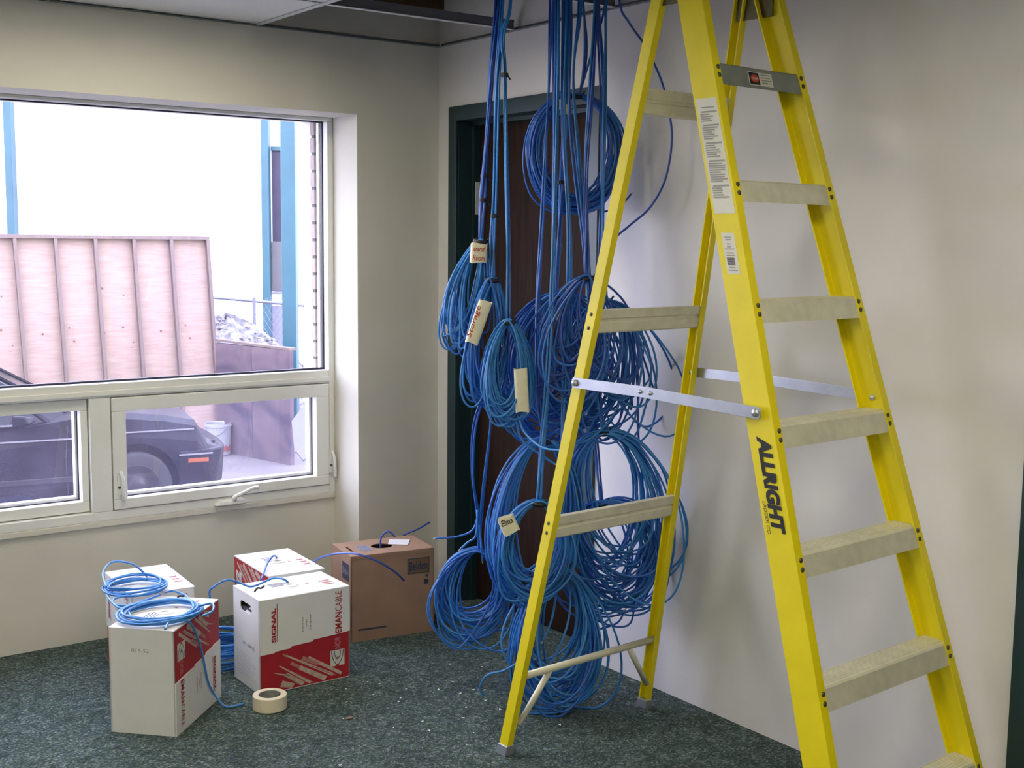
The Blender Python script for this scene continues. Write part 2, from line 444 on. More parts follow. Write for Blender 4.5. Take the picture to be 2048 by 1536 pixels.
for (i, j) in sorted(lamp_cells):
    x0, x1, y0, y1 = gx[i + 1], gx[i], gy[j + 1], gy[j]
    fx = empty('ceiling_light', ((x0 + x1) / 2, (y0 + y1) / 2, H + .003))
    if (i, j) == (1, 1):
        tag(fx, 'lit fluorescent ceiling light cut off by the top edge above the window', 'ceiling light', 'fluorescent lights in the ceiling grid')
    else:
        tag(fx, 'lit fluorescent ceiling light in the ceiling behind the viewer', 'ceiling light', 'fluorescent lights in the ceiling grid')
    MB().box((x0 + .006, y0 + .006, H + .081), (x1 - .006, y1 - .006, H + .10)).build('housing', M['grid'], fx)
    fr = MB()
    for a, c in (((x0 + .006, y0 + .006), (x1 - .006, y0 + .05)), ((x0 + .006, y1 - .05), (x1 - .006, y1 - .006)), ((x0 + .006, y0 + .05), (x0 + .05, y1 - .05)), ((x1 - .05, y0 + .05), (x1 - .006, y1 - .05))):
        fr.box((a[0], a[1], H + .004), (c[0], c[1], H + .08))
    fr.build('lens_frame', M['grid'], fx)
    MB().box((x0 + .05, y0 + .05, H + .070), (x1 - .05, y1 - .05, H + .078)).build('diffuser', M['lens'], fx)
# wall angles
t_ = MB().box((XL, -.022, H - .002), (-.0, -.0, H)).box((XL, -.002, H), (0, 0, H + .012)).build('trim_1', M['angle']); tag(t_, kind='structure')
t_ = MB().box((-.022, YF, H - .002), (0, -.022, H)).box((-.002, YF, H), (0, -.022, H + .012)).build('trim_2', M['angle']); tag(t_, kind='structure')

# ------------------------------------------------------------------ window
win = empty('window_1', ((XW + XR) / 2, D, ZS)); tag(win, kind='structure')
y0, y1 = D - .012, D + .095
fb = MB()
fb.box((XW, y0, 2.113), (XR, y1, ZH))                         # head
fb.box((-.436, y0, ZS), (XR, y1, 2.113))                      # right jamb
fb.box((XW, y0, ZS), (XW + .03, y1, 2.113))
fb.box((XW + .03, y0, .978), (-.436, y1, 1.034))              # transom
fb.box((XW + .03, y0 - .008, .985), (-.436, y0, 1.006))       # ledge on the transom
fb.box((XW + .03, y0, ZS), (-.436, y1, .520))                 # bottom
fb.box((-1.486, y0, .520), (-1.404, y1, .978))                # mullion between the lower sashes
fb.box((-2.60, y0, .520), (-2.52, y1, .978))
fb.build('frame', M['vinyl'], win, bevel=.003)
# upper fixed pane
up = MB().box((XW + .03, D + .045, 1.034), (-.436, D + .053, 2.113)).build('pane', M['glass'], win)
g = MB()
gy0, gy1 = D + .030, D + .044
g.box((XW + .03, gy0, 2.108), (-.436, gy1, 2.113)).box((-.441, gy0, 1.038), (-.436, gy1, 2.108)).box((XW + .03, gy0, 1.034), (-.436, gy1, 1.042))
g.build('gasket', M['gasket'], win)
ib = MB()                                                     # bright inner spacer outside the gasket
ib.box((-.4445, D + .054, 1.034), (-.436, D + .070, 2.113)).build('glazing_bead', M['vinyl'], win, bevel=.002)
# awning sash with crank and two latches
def sash(x0, x1, z0, z1, gx0, gx1, gz0, gz1, depth, mt_glass):
    s = MB()
    for a, c in (((x0, z0), (x1, gz0)), ((x0, gz1), (x1, z1)), ((x0, gz0), (gx0, gz1)), ((gx1, gz0), (x1, gz1))):
        s.box((a[0], D - .020 + depth, a[1]), (c[0], D + .050 + depth, c[1]))
    so = s.build('sash', M['vinyl'], win, bevel=.003)
    gp = MB().box((gx0, D + .030 + depth, gz0), (gx1, D + .036 + depth, gz1)); gp.mi[4] = 1      # dust on the outer face only
    gp.build('pane', [M['glass'], mt_glass], so)
    gk = MB(); t = .004; ya, yb = D + .022 + depth, D + .029 + depth
    gk.box((gx0, ya, gz0), (gx1, yb, gz0 + t)).box((gx0, ya, gz1 - t), (gx1, yb, gz1)).box((gx0, ya, gz0 + t), (gx0 + t, yb, gz1 - t)).box((gx1 - t, ya, gz0 + t), (gx1, yb, gz1 - t))
    gk.build('gasket', M['gasket'], so)
    bd = MB()
    bd.box((gx1 - .008, D + .038 + depth, gz0), (gx1, D + .07 + depth, gz1)).box((gx0, D + .038 + depth, gz0), (gx1 - .008, D + .07 + depth, gz0 + .012))
    bd.build('glazing_bead', M['vinyl'], so)
    return so
sr = sash(-1.401, -.440, .524, .974, -1.346, -.502, .566, .919, 0.0, M['glass_dusty'])
sl = sash(-2.517, -1.489, .524, .974, -2.45, -1.516, .566, .930, 0.030, M['glass_dusty'])
for p in (sash(XW + .033, -2.603, .524, .974, XW + .09, -2.66, .566, .919, 0.0, M['glass_dusty']),): pass
cr = MB()
cr.hexa([(-.985, D - .05, .493), (-.845, D - .05, .493), (-.845, D - .012, .493), (-.985, D - .012, .493)], [(-.965, D - .045, .511), (-.855, D - .045, .511), (-.855, D - .012, .515), (-.965, D - .012, .515)])
co = cr.build('crank_base', M['vinyl'], win, bevel=.004)
MB().tube(spline([(-.905, D - .045, .512), (-.90, D - .055, .528), (-.87, D - .06, .540), (-.825, D - .062, .556), (-.80, D - .06, .556)], 6), [.010] * 6 + [.008] * 19, 8).build('crank_handle', M['vinyl'], co, smooth=True)
for xx, zz in ((-1.376, .63), (-.43, .625)):
    lt = MB().box((xx - .012, D - .026, zz - .05), (xx + .010, D - .018, zz + .045)).build('latch', M['vinyl'], win, bevel=.003)
    MB().tube(spline([(xx - .002, D - .028, zz + .05), (xx + .004, D - .040, zz + .02), (xx + .006, D - .042, zz - .03), (xx + .010, D - .034, zz - .07)], 5), .007, 8).build('lever', M['vinyl'], lt, smooth=True)
    MB().lathe([(0, 0), (.006, 0), (.006, .002), (0, .002)], (xx - .006, D - .028, zz - .015), 8, axis=(0, -1, 0)).build('screw', M['rivet'], lt)
# stool strip under the window
t_ = MB().box((XW, D - .014, ZS - .024), (XR, D, ZS)).build('trim_4', M['wall_back'], bevel=.003); tag(t_, kind='structure')
# brick return outside, right of the pane
br = empty('trim_5', (-.44, .46, ZS)); tag(br, kind='structure')
MB().box((-.440, .326, .40), (-.41, .352, 2.4)).build('mortar', M['concrete'], br)
z = .41; k = 0
bm0 = None
while z < 2.36:
    for (ya, yb) in ((.321, .358),):
        MB().box((-.444, ya, z), (-.408, yb, z + .062)).build('brick', M['brick'], br)
    z += .075; k += 1

# ------------------------------------------------------------------ doors
def door(n, ya, yb, leaf_x):
    d = empty('door_%d' % n, (0.05, (ya + yb) / 2, 0)); tag(d, kind='structure')
    fw_ = .062; fr_ = MB(); th = .16
    for s0, s1 in ((ya, ya - fw_), (yb + fw_, yb)):
        fr_.box((-.012, min(s0, s1), 0), (0.0, max(s0, s1), DZ))
        j0, j1 = ((ya - .02, ya - fw_) if s0 == ya else (yb + fw_, yb + .02))
        fr_.box((0, min(j0, j1), 0), (th, max(j0, j1), DZ - fw_))
    fr_.box((-.012, yb + fw_, DZ - fw_), (0, ya - fw_, DZ)).box((0, yb + .02, DZ - fw_), (th, ya - .02, DZ - .02))
    fo = fr_.build('frame', M['green'], d, bevel=.002)
    st = MB(); i0, i1 = yb + fw_, ya - fw_
    sx0, sx1 = leaf_x - .035, leaf_x - .002
    st.box((sx0, i1 - .016, 0), (sx1, i1, DZ - fw_)).box((sx0, i0, 0), (sx1, i0 + .016, DZ - fw_)).box((sx0, i0 + .016, DZ - fw_ - .016), (sx1, i1 - .016, DZ - fw_))
    st.build('door_stop', M['green'], d)
    MB().box((leaf_x, i0 + .003, .012), (leaf_x + .044, i1 - .003, DZ - fw_ - .003)).build('door_leaf', M['leaf'], d)
    return d, i0, i1
d1, i0, i1 = door(1, D1A, D1B, 0.105)
pl = MB().box((0.078, i1 - .0185, 1.72), (0.100, i1 - .016, 1.86)).build('strike_plate', M['grid'], d1)
hd = MB().lathe([(0, 0), (.03, 0), (.03, .008), (.012, .012), (.012, .045), (.026, .05), (.03, .065), (.022, .078), (0, .08)], (.105, i1 - .07, 1.0), 20, axis=(-1, 0, 0)).build('door_knob', M['steel'], d1, smooth=True)
d2, j0, j1 = door(2, D2A, D2B, 0.06)

# ------------------------------------------------------------------ the yard outside
GZ = -0.87
def dep(px, py, d): return CAM + ray(px, py) * d
g = MB().box((-30, 0.9, GZ - .1), (45, 45, GZ)).build('ground_yard', M['concrete']); tag(g, kind='structure')
MB2 = MB().box((XL, .50, GZ), (4.0, .62, -.13)).build('wall_outside_plinth', M['concrete']); tag(MB2, kind='structure')
# white building with teal columns
p1, p2 = dep(19, 400, 21.5), dep(530, 400, 21.5)
p1.z = p2.z = 0
fd = (p2 - p1).normalized(); fn = Vector((fd.y, -fd.x, 0))         # fn points to the viewer
if fn.y > 0: fn = -fn
bld = empty('building', p1 + fd * 3 - fn * .3 + Vector((0, 0, GZ))); tag(bld, 'white sided building with teal steel columns beyond the yard', 'building')
def fpt(s_, z, o=0): q = p1 + fd * s_ + fn * o; return Vector((q.x, q.y, z))
for k in range(-14, 26):                                             # siding sheets
    a = k * 1.0
    MB().hexa([fpt(a + .001, GZ, -.30), fpt(a + .999, GZ, -.30), fpt(a + .999, GZ, -.36), fpt(a + .001, GZ, -.36)], [fpt(a + .001, 4.2, -.30), fpt(a + .999, 4.2, -.30), fpt(a + .999, 4.2, -.36), fpt(a + .001, 4.2, -.36)]).build('siding_sheet', M['facade'], bld)
MB().hexa([fpt(-14, GZ, -.37), fpt(26, GZ, -.37), fpt(26, GZ, -3), fpt(-14, GZ, -3)], [fpt(-14, 4.2, -.37), fpt(26, 4.2, -.37), fpt(26, 4.2, -3), fpt(-14, 4.2, -3)]).build('body', M['facade'], bld)
Ls = (p2 - p1).length
def col(s_, w_, o=.0, ztop=4.15, name='column'):
    return MB().hexa([fpt(s_ - w_ / 2, GZ, o), fpt(s_ + w_ / 2, GZ, o), fpt(s_ + w_ / 2, GZ, o - .2), fpt(s_ - w_ / 2, GZ, o - .2)], [fpt(s_ - w_ / 2, ztop, o), fpt(s_ + w_ / 2, ztop, o), fpt(s_ + w_ / 2, ztop, o - .2), fpt(s_ - w_ / 2, ztop, o - .2)]).build(name, M['teal'], bld, bevel=.01)
col(0, .13); col(Ls, .13); col(-Ls, .13); col(Ls + 2.6, .13)
# dark doorway with a teal lintel right of the second column
def fz(py): return (dep(550, py, 21.6)).z
MB().hexa([fpt(Ls + .08, fz(485), -.24), fpt(Ls + .42, fz(485), -.24), fpt(Ls + .42, fz(485), -.299), fpt(Ls + .08, fz(485), -.299)], [fpt(Ls + .08, fz(300), -.24), fpt(Ls + .42, fz(300), -.24), fpt(Ls + .42, fz(300), -.299), fpt(Ls + .08, fz(300), -.299)]).build('window', M['purple'], bld)
MB().hexa([fpt(Ls + .07, fz(301), -.2), fpt(Ls + .44, fz(301), -.2), fpt(Ls + .44, fz(301), -.299), fpt(Ls + .07, fz(301), -.299)], [fpt(Ls + .07, fz(293), -.2), fpt(Ls + .44, fz(293), -.2), fpt(Ls + .44, fz(293), -.299), fpt(Ls + .07, fz(293), -.299)]).build('lintel', M['teal'], bld)
u_ = MB().hexa([fpt(Ls + .08, fz(583), -.12), fpt(Ls + .40, fz(583), -.12), fpt(Ls + .40, fz(583), -.298), fpt(Ls + .08, fz(583), -.298)], [fpt(Ls + .08, fz(483), -.12), fpt(Ls + .40, fz(483), -.12), fpt(Ls + .40, fz(483), -.298), fpt(Ls + .08, fz(483), -.298)]).build('meter_cabinet', M['board'], bld, bevel=.01)
MB().tube([fpt(Ls + .08, fz(587), -.1), fpt(Ls + .4, fz(585), -.1), fpt(Ls + .55, fz(575), -.1)], .016, 6).build('conduit', M['galv'], u_)
MB().hexa([fpt(Ls + .02, GZ, -.22), fpt(Ls + .42, GZ, -.22), fpt(Ls + .42, GZ, -.298), fpt(Ls + .02, GZ, -.298)], [fpt(Ls + .02, fz(614), -.22), fpt(Ls + .42, fz(614), -.22), fpt(Ls + .42, fz(614), -.298), fpt(Ls + .02, fz(614), -.298)]).build('lower_panel', mat('pale_grey_panel', (0.248, 0.242, 0.303), .7), bld)
# near teal column
pc = dep(577, 500, 14.4); pc.z = GZ
tcn = empty('steel_column', pc); tag(tcn, 'thick teal steel column right of the weathered form wall outside', 'column')
hx = [pc + fd * (-.083) , pc + fd * .083, pc + fd * .083 - fn * .17, pc + fd * -.083 - fn * .17]
MB().hexa([p + Vector((0, 0, .0)) for p in hx], [p + Vector((0, 0, 4.6)) for p in hx]).build('shaft', M['teal'], tcn, bevel=.008)
hx2 = [pc + fd * a + fn * b_ for a, b_ in ((-.15, .06), (.15, .06), (.15, -.24), (-.15, -.24))]
MB().hexa(hx2, [p + Vector((0, 0, .02)) for p in hx2]).build('base_plate', M['teal'], tcn)
# plywood form with studs, standing in the yard
TR, TL = dep(415, 473, 14.7), dep(0, 485, 13.6)
du = (TR - TL); du.z = 0; du.normalize(); dn_ = Vector((du.y, -du.x, 0))
if dn_.dot(CAM - TR) < 0: dn_ = -dn_
frm = empty('plywood_form', TR + Vector((0, 0, GZ - TR.z)) - du * 2); tag(frm, 'tall bare plywood form panel with vertical studs standing behind the car', 'form panel')
TOPZ = TR.z
def fq(s_, z, o=0.0):     # s_ metres left of the right end; the panel leans back a little at the top
    q = (TOPZ - z) / 2.49
    p = TR - du * (s_ - .10 * q) + dn_ * (o + .10 * q); return Vector((p.x, p.y, z - .02 * s_ * 0))
for r_, (za, zb_) in enumerate(((TOPZ, TOPZ - 1.30), (TOPZ - 1.3005, GZ + .02))):
    for c0 in (0, 1.32, 2.64, 3.96, 5.28):
        MB().hexa([fq(c0 + .003, zb_, 0), fq(c0 + 1.315, zb_, 0), fq(c0 + 1.315, zb_, -.018), fq(c0 + .003, zb_, -.018)], [fq(c0 + .003, za, 0), fq(c0 + 1.315, za, 0), fq(c0 + 1.315, za, -.018), fq(c0 + .003, za, -.018)]).build('plywood_sheet', M['ply'], frm)
for k in range(16):
    s_ = .02 + k * .430
    a, c = s_ - .019, s_ + .019
    MB().hexa([fq(a, GZ + .06, .089), fq(c, GZ + .06, .089), fq(c, GZ + .06, .001), fq(a, GZ + .06, .001)], [fq(a, TOPZ - .04, .089), fq(c, TOPZ - .04, .089), fq(c, TOPZ - .04, .001), fq(a, TOPZ - .04, .001)]).build('stud', M['stud'], frm, bevel=.003)
for za, zb_ in ((TOPZ - .001, TOPZ - .039), (GZ + .058, GZ + .02)):
    MB().hexa([fq(0, zb_, .091), fq(6.6, zb_, .091), fq(6.6, zb_, .001), fq(0, zb_, .001)], [fq(0, za, .091), fq(6.6, za, .091), fq(6.6, za, .001), fq(0, za, .001)]).build('plate', M['stud'], frm)
# weathered low form wall
A_, B_ = onz(434, 902, GZ), onz(582, 931, GZ)
dw = (B_ - A_).normalized(); wn_ = Vector((dw.y, -dw.x, 0)); wn_ = wn_ if wn_.dot(CAM - A_) > 0 else -wn_
def topz(P_, py):
    d = (P_ - CAM).dot(FW); return (CAM + ray(500, py) * d).z
zA, zB = topz(A_, 684), topz(B_, 698)
lw = empty('form_wall', (A_ + B_) / 2); tag(lw, 'low weathered plywood wall holding the gravel beside the teal column', 'form wall')
Lw = (B_ - A_).length
for k in range(0, 2):
    a0, a1 = Lw * k / 2.0 + .003, Lw * (k + 1) / 2.0 - .003
    q0, q1 = A_ + dw * a0, A_ + dw * a1
    z0_, z1_ = zA + (zB - zA) * a0 / Lw, zA + (zB - zA) * a1 / Lw
    MB().hexa([q0, q1, q1 - wn_ * .05, q0 - wn_ * .05], [q0 + ez * (z0_ - GZ), q1 + ez * (z1_ - GZ), q1 - wn_ * .05 + ez * (z1_ - GZ), q0 - wn_ * .05 + ez * (z0_ - GZ)]).build('plywood_sheet', M['ply_grey'], lw)
q0, q1 = A_, B_
MB().hexa([q0 + ez * (zA - GZ + .02) , q1 + ez * (zB - GZ), q1 - wn_ * .09 + ez * (zB - GZ), q0 - wn_ * .09 + ez * (zA - GZ + .02)], [q0 + ez * (zA - GZ + .045), q1 + ez * (zB - GZ + .025), q1 - wn_ * .09 + ez * (zB - GZ + .025), q0 - wn_ * .09 + ez * (zA - GZ + .045)]).build('cap_board', M['stud'], lw)
# gravel heap behind it
gc = dep(452, 640, 16.05); gc.z = GZ; vdr = Vector((FW.x, FW.y, 0)).normalized(); hdr = Vector((RT.x, RT.y, 0)).normalized()
gb = MB()
nr, ns = 10, 28; vs = []
zt_ = (dep(455, 630, (gc - CAM).dot(FW))).z
for i in range(nr + 1):
    q = i / nr
    for k in range(ns):
        a = 2 * math.pi * k / ns; rr_ = q * (1.35 + .10 * math.sin(3 * a))
        h_ = (zt_ - GZ) * (1 - q ** 1.5) * (1 + .03 * math.sin(5 * a + 7 * q))
        vs.append(gc + hdr * (rr_ * math.cos(a) * 1.25) + vdr * (rr_ * math.sin(a) * .70) + ez * h_)
gb.add(vs, [(i * ns + k, i * ns + (k + 1) % ns, (i + 1) * ns + (k + 1) % ns, (i + 1) * ns + k) for i in range(nr) for k in range(ns)])
for k in range(700):
    q = rnd.random() ** .6; a = rnd.random() * 6.283; rr_ = q * 1.35
    c = gc + hdr * (rr_ * math.cos(a) * 1.25) + vdr * (rr_ * math.sin(a) * .70) + ez * ((zt_ - GZ) * (1 - q ** 1.5) + .01)
    s_ = rnd.uniform(.018, .045)
    pts = [c + Vector((rnd.uniform(.6, 1) * s_ * x, rnd.uniform(.6, 1) * s_ * y, rnd.uniform(.5, .9) * s_ * z)) for x, y, z in ((1, 0, 0), (0, 1, 0), (-1, 0, 0), (0, -1, 0), (0, 0, 1), (0, 0, -1))]
    gb.add(pts, [(0, 1, 4), (1, 2, 4), (2, 3, 4), (3, 0, 4), (1, 0, 5), (2, 1, 5), (3, 2, 5), (0, 3, 5)])
gr = gb.build('gravel_pile', M['gravel'], recalc=False); tag(gr, 'pale gravel heap piled behind the low weathered wall', 'gravel', kind='stuff')
# chain link fence
f0, f1 = dep(380, 591, 17.2), dep(620, 612, 17.2)
fdv = (f1 - f0); Lf = fdv.length; fdv.normalize()
fen = empty('chain_link_fence', (f0 + f1) / 2 + Vector((0, 0, GZ - f0.z))); tag(fen, 'chain link fence with a top rail behind the gravel heap', 'fence')
MB().tube([f0 - fdv * 1.5, f1 + fdv * 1.0], .021, 8).build('top_rail', M['galv'], fen)
for s_ in (-1.4, .9, 2.6):
    q = f0 + fdv * s_; MB().tube([Vector((q.x, q.y, GZ)), Vector((q.x, q.y, q.z + .05))], .024, 8).build('post', M['galv'], fen)
wb_ = MB(); hz_ = f0.z - GZ - .04; s_ = -1.4
while s_ < Lf + 1.0:
    for sg in (1, -1):
        a = f0 + fdv * s_; a.z = f0.z - .02; c = f0 + fdv * (s_ + sg * hz_ * .62); c.z = GZ + .02
        wb_.tube([a + dn_ * .004 * sg, c + dn_ * .004 * sg], .0035, 3, cap=False)
    s_ += .075
wm_ = wb_.build('wire_mesh', M['galv'], fen, recalc=False); wm_['kind'] = 'stuff'
# bucket
bc = onz(437, 909, GZ); bc += (bc - CAM) * 0.0
bk = empty('bucket', bc); tag(bk, 'white plastic bucket with red print standing by the car bumper', 'bucket')
MB().lathe([(.0, .004), (.130, .004), (.134, .01), (.150, .33), (.158, .332), (.158, .350), (.150, .352), (.150, .37), (.144, .37), (.140, .36), (.128, .02), (0, .02)], bc, 28).build('pail', M['bucket'], bk, smooth=False)
lab = MB()
for k in range(15):
    a0, a1 = [math.atan2((CAM - bc).y, (CAM - bc).x) + R(-70 + 140 * (k + j) / 15) for j in (0, 1)]
    zl, zh_ = .05, (.10 + .012 * ((k * 7) % 3))
    lab.add([bc + Vector((math.cos(a) * (.1372 + .047 * z + .0), math.sin(a) * (.1372 + .047 * z), z)) for a, z in ((a0, zl), (a1, zl), (a1, zh_), (a0, zh_))], [(0, 1, 2, 3)])
lab.build('red_print', M['redlab'], bk, recalc=False)
hb_ = [bc + dw * (.158 * math.cos(a)) + ez * (.31 - .10 * math.sin(a)) + wn_ * (.06 * math.sin(a) + .10 * math.sin(a)) for a in [math.pi * i / 14 for i in range(15)]]
MB().tube(hb_, .004, 6).build('handle', M['galv'], bk, smooth=True)
# boards leaning on the wall end
for k, (q, lab_) in enumerate((([(583, 842), (606, 812), (640, 800), (640, 868), (589, 905)], 'white board leaning upright at the right end of the low wall'), ([(592, 902), (640, 862), (640, 905), (606, 920)], 'second white board lying lower in front of the leaning one'))):
    d0 = 12.9 - .35 * k
    bs = [dep(px, py, d0 + (py - 800) * -.006) for px, py in q]
    low = min(p.z for p in bs); bs = [p + Vector((0, 0, min(0, 0))) for p in bs]
    n_ = (bs[1] - bs[0]).cross(bs[2] - bs[1]).normalized(); n_ = n_ if n_.dot(CAM - bs[0]) > 0 else -n_
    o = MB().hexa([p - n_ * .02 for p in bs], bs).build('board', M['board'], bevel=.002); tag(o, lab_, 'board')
# dark car, nose to the right
chd = R(-10); cu_ = Vector((math.cos(chd), math.sin(chd), 0)); cl_ = Vector((-cu_.y, cu_.x, 0))
Wc = onz(287, 974, GZ + .30)
CO = Wc + cu_ * .80 + cl_ * .80; CO.z = GZ
def cp(x, y, z): return CO + cu_ * x + cl_ * y + ez * z
car = empty('car', cp(-2.2, 0, 0)); tag(car, 'dark blue sedan parked outside, seen through the lower window panes', 'car')
sta = [(-.10, .64, .34, .60), (-.13, .74, .30, .64), (-.23, .81, .24, .69), (-.33, .83, .22, .855), (-.60, .84, .22, .915), (-.86, .845, .22, .945), (-1.12, .845, .22, .962), (-1.38, .845, .22, .975), (-1.9, .85, .22, .90), (-2.8, .85, .22, .90), (-3.4, .85, .22, .91), (-3.75, .84, .22, .95), (-4.2, .82, .26, .93), (-4.42, .74, .34, .86)]
rows = []
for x, hw_, zb_, zt_ in sta:
    h = zt_ - zb_
    half = [(hw_ * .90, zb_), (hw_ * .985, zb_ + h * .18), (hw_, zb_ + h * .45), (hw_ * .985, zb_ + h * .72), (hw_ * .94, zt_ - .045), (hw_ * .84, zt_), (hw_ * .4, zt_ + .018), (0, zt_ + .024)]
    rows.append([cp(x, -y, z) for y, z in half] + [cp(x, y, z) for y, z in half[-2::-1]])
n = len(rows[0]); bd = MB()
fs = [(i * n + k, i * n + k + 1, (i + 1) * n + k + 1, (i + 1) * n + k) for i in range(len(rows) - 1) for k in range(n - 1)]
fs += [((i + 1) * n, (i + 1) * n + n - 1, i * n + n - 1, i * n) for i in range(len(rows) - 1)]
fs += [tuple(range(n)), tuple((len(rows) - 1) * n + k for k in range(n))[::-1]]
bd.add(sum(rows, []), fs)
body = bd.build('body', M['car'], car)
ct = MB()
for xw in (-.86, -3.45):
    ct.tube([cp(xw, -1.2, .33), cp(xw, -.55, .33)], .365, 32); ct.tube([cp(xw, 1.2, .33), cp(xw, .55, .33)], .365, 32)
cto = ct.build('cutter', M['trimpl'])
mo = body.modifiers.new('b', 'BOOLEAN'); mo.operation = 'DIFFERENCE'; mo.object = cto; mo.solver = 'EXACT'
bpy.context.view_layer.update()
dg = bpy.context.evaluated_depsgraph_get()
me2 = bpy.data.meshes.new_from_object(body.evaluated_get(dg)); body.modifiers.clear(); body.data = me2
bpy.data.objects.remove(cto)
body.data.polygons.foreach_set('use_smooth', [False] * len(body.data.polygons))
for xw in (-.86, -3.45):
    for sd in (-1, 1):
        c = cp(xw, sd * .80, .31)
        wt = MB().lathe([(.19, -.09), (.27, -.09), (.302, -.06), (.308, 0), (.302, .045), (.28, .055), (.20, .05)], c, 36, axis=cl_ * sd).build('wheel', M['tyre'], car, smooth=True)
        MB().lathe([(0, .045), (.05, .05), (.07, .035), (.16, .03), (.185, .045), (.205, .05), (.205, .03)], c, 36, axis=cl_ * sd).build('wheel_cover', M['hub'], wt, smooth=True)
# greenhouse
lo_ = [(-1.36, .70), (-1.55, .765), (-2.4, .78), (-3.5, .76), (-3.78, .68)]; hi_ = [(-2.05, .50), (-2.12, .58), (-2.6, .60), (-3.1, .59), (-3.22, .5)]
lo2 = [cp(x, -y, .90 if i else .95) for i, (x, y) in enumerate(lo_)] + [cp(x, y, .90 if i < 4 else .95) for i, (x, y) in enumerate(lo_[::-1])]
hi2 = [cp(x, -y, 1.36) for x, y in hi_] + [cp(x, y, 1.36) for x, y in hi_[::-1]]
MB().hexa(lo2, hi2).build('windows', M['carglass'], car)
MB().hexa([p + ez * .001 for p in hi2], [(p - cp(-2.65, 0, 1.36)) * .93 + cp(-2.65, 0, 1.40) for p in hi2]).build('roof', M['car'], car)
for a, c in ((0, 0), (1, 1), (2, 2), (3, 3), (4, 4), (9, 9), (8, 8), (7, 7), (6, 6), (5, 5)):
    MB().tube([lo2[a], hi2[c]], .022, 6).build('pillar', M['car'], car)
def cbox(x0, x1, y0_, y1_, z0_, z1_, name, mt, bev=0.0, par=None):
    return MB().hexa([cp(x0, y0_, z0_), cp(x1, y0_, z0_), cp(x1, y1_, z0_), cp(x0, y1_, z0_)], [cp(x0, y0_, z1_), cp(x1, y0_, z1_), cp(x1, y1_, z1_), cp(x0, y1_, z1_)]).build(name, mt, par or car, bevel=bev)
bp_ = MB(); pl_ = [(-.50, -.862), (-.22, -.845), (-.10, -.76), (-.04, -.60), (-.01, -.3), (-.01, .3), (-.04, .60), (-.10, .76), (-.22, .845), (-.50, .862), (-.50, .80), (-.22, .76), (-.12, .6), (-.12, -.6), (-.22, -.76), (-.50, -.80)]
bp_.hexa([cp(min(x, -.07 if abs(y) < .7 else -.16) if x > -.2 else x, y, .27) for x, y in pl_], [cp(x, y, .61) for x, y in pl_])
bmp = bp_.build('front_bumper', M['car'], car, bevel=.02)
MB().hexa([cp(-.50, -.868, .565), cp(-.20, -.855, .565), cp(-.20, -.845, .565), cp(-.50, -.858, .565)], [cp(-.50, -.868, .580), cp(-.20, -.855, .580), cp(-.20, -.845, .580), cp(-.50, -.858, .580)]).build('bumper_trim', M['chrome'], bmp)
MB().hexa([cp(-.42, -.868, .50), cp(-.24, -.860, .50), cp(-.24, -.85, .50), cp(-.42, -.856, .50)], [cp(-.42, -.868, .535), cp(-.24, -.860, .535), cp(-.24, -.85, .535), cp(-.42, -.856, .535)]).build('marker_light', M['amber'], bmp)
cbox(-1.0, -.36, -.842, -.826, .79, .802, 'side_trim', M['chrome'])
cbox(-3.3, -1.02, -.856, -.836, .765, .779, 'side_trim', M['chrome'])
cbox(-3.0, -1.30, -.862, -.842, .40, .45, 'side_moulding', M['hub'], .006)
cbox(-3.4, -1.75, -.80, -.775, .895, .91, 'belt_trim', M['chrome'])
mr_ = MB().hexa([cp(-1.86, -.98, .90), cp(-1.72, -.96, .92), cp(-1.66, -.84, .93), cp(-1.84, -.82, .90)], [cp(-1.86, -.98, 1.01), cp(-1.76, -.96, 1.00), cp(-1.68, -.84, .98), cp(-1.84, -.82, 1.00)]).build('mirror', M['car'], car, bevel=.018)
dgp = MB()
for x in (-1.42, -2.55): dgp.tube([cp(x, -.846, .88), cp(x - .02, -.853, .60), cp(x - .01, -.842, .30)], .005, 5)
dgp.build('door_gap', M['trimpl'], car); 
for sd in (-1, 1): cbox(-.20, -.135, sd * .42, sd * .66, .61, .66, 'headlamp', M['carglass'], .01)

# ------------------------------------------------------------------ step ladder
LX, LY, LTH = -0.3878, -2.9055, R(3.575)
LU = Vector((math.cos(LTH), math.sin(LTH), 0)); LW = Vector((-math.sin(LTH), math.cos(LTH), 0))
hf0, kf, hr0, kr, af, ar, LWW = .3314, .0661, .3271, .0642, .3102, .2011, 1.3018
DRF, DRR, FL_ = .0859, .0386, .0290
def lp(u, w, z): return Vector((LX, LY, 0)) + LU * u + LW * w + Vector((0, 0, z))
lad = empty('step_ladder', lp(0, .6, 0))
tag(lad, 'tall yellow fibreglass step ladder with aluminium steps standing by the right wall', 'ladder')
def channel(side, z0, z1, front):
    t = .0055
    d = DRF if front else DRR
    fl = FL_ if front else .024
    prof = [(0, 0), (0, d), (fl, d), (fl, d - t), (t, d - t), (t, t), (fl, t), (fl, 0)]
    def ring(z):
        if front: u0, w0 = hf0 - kf * z, af * z
        else: u0, w0 = hr0 - kr * z, LWW - ar * z
        return [lp(side * (u0 - a), w0 + c, z) for a, c in prof]
    return MB().hexa(ring(z0), ring(z1))
ZT = 2.375
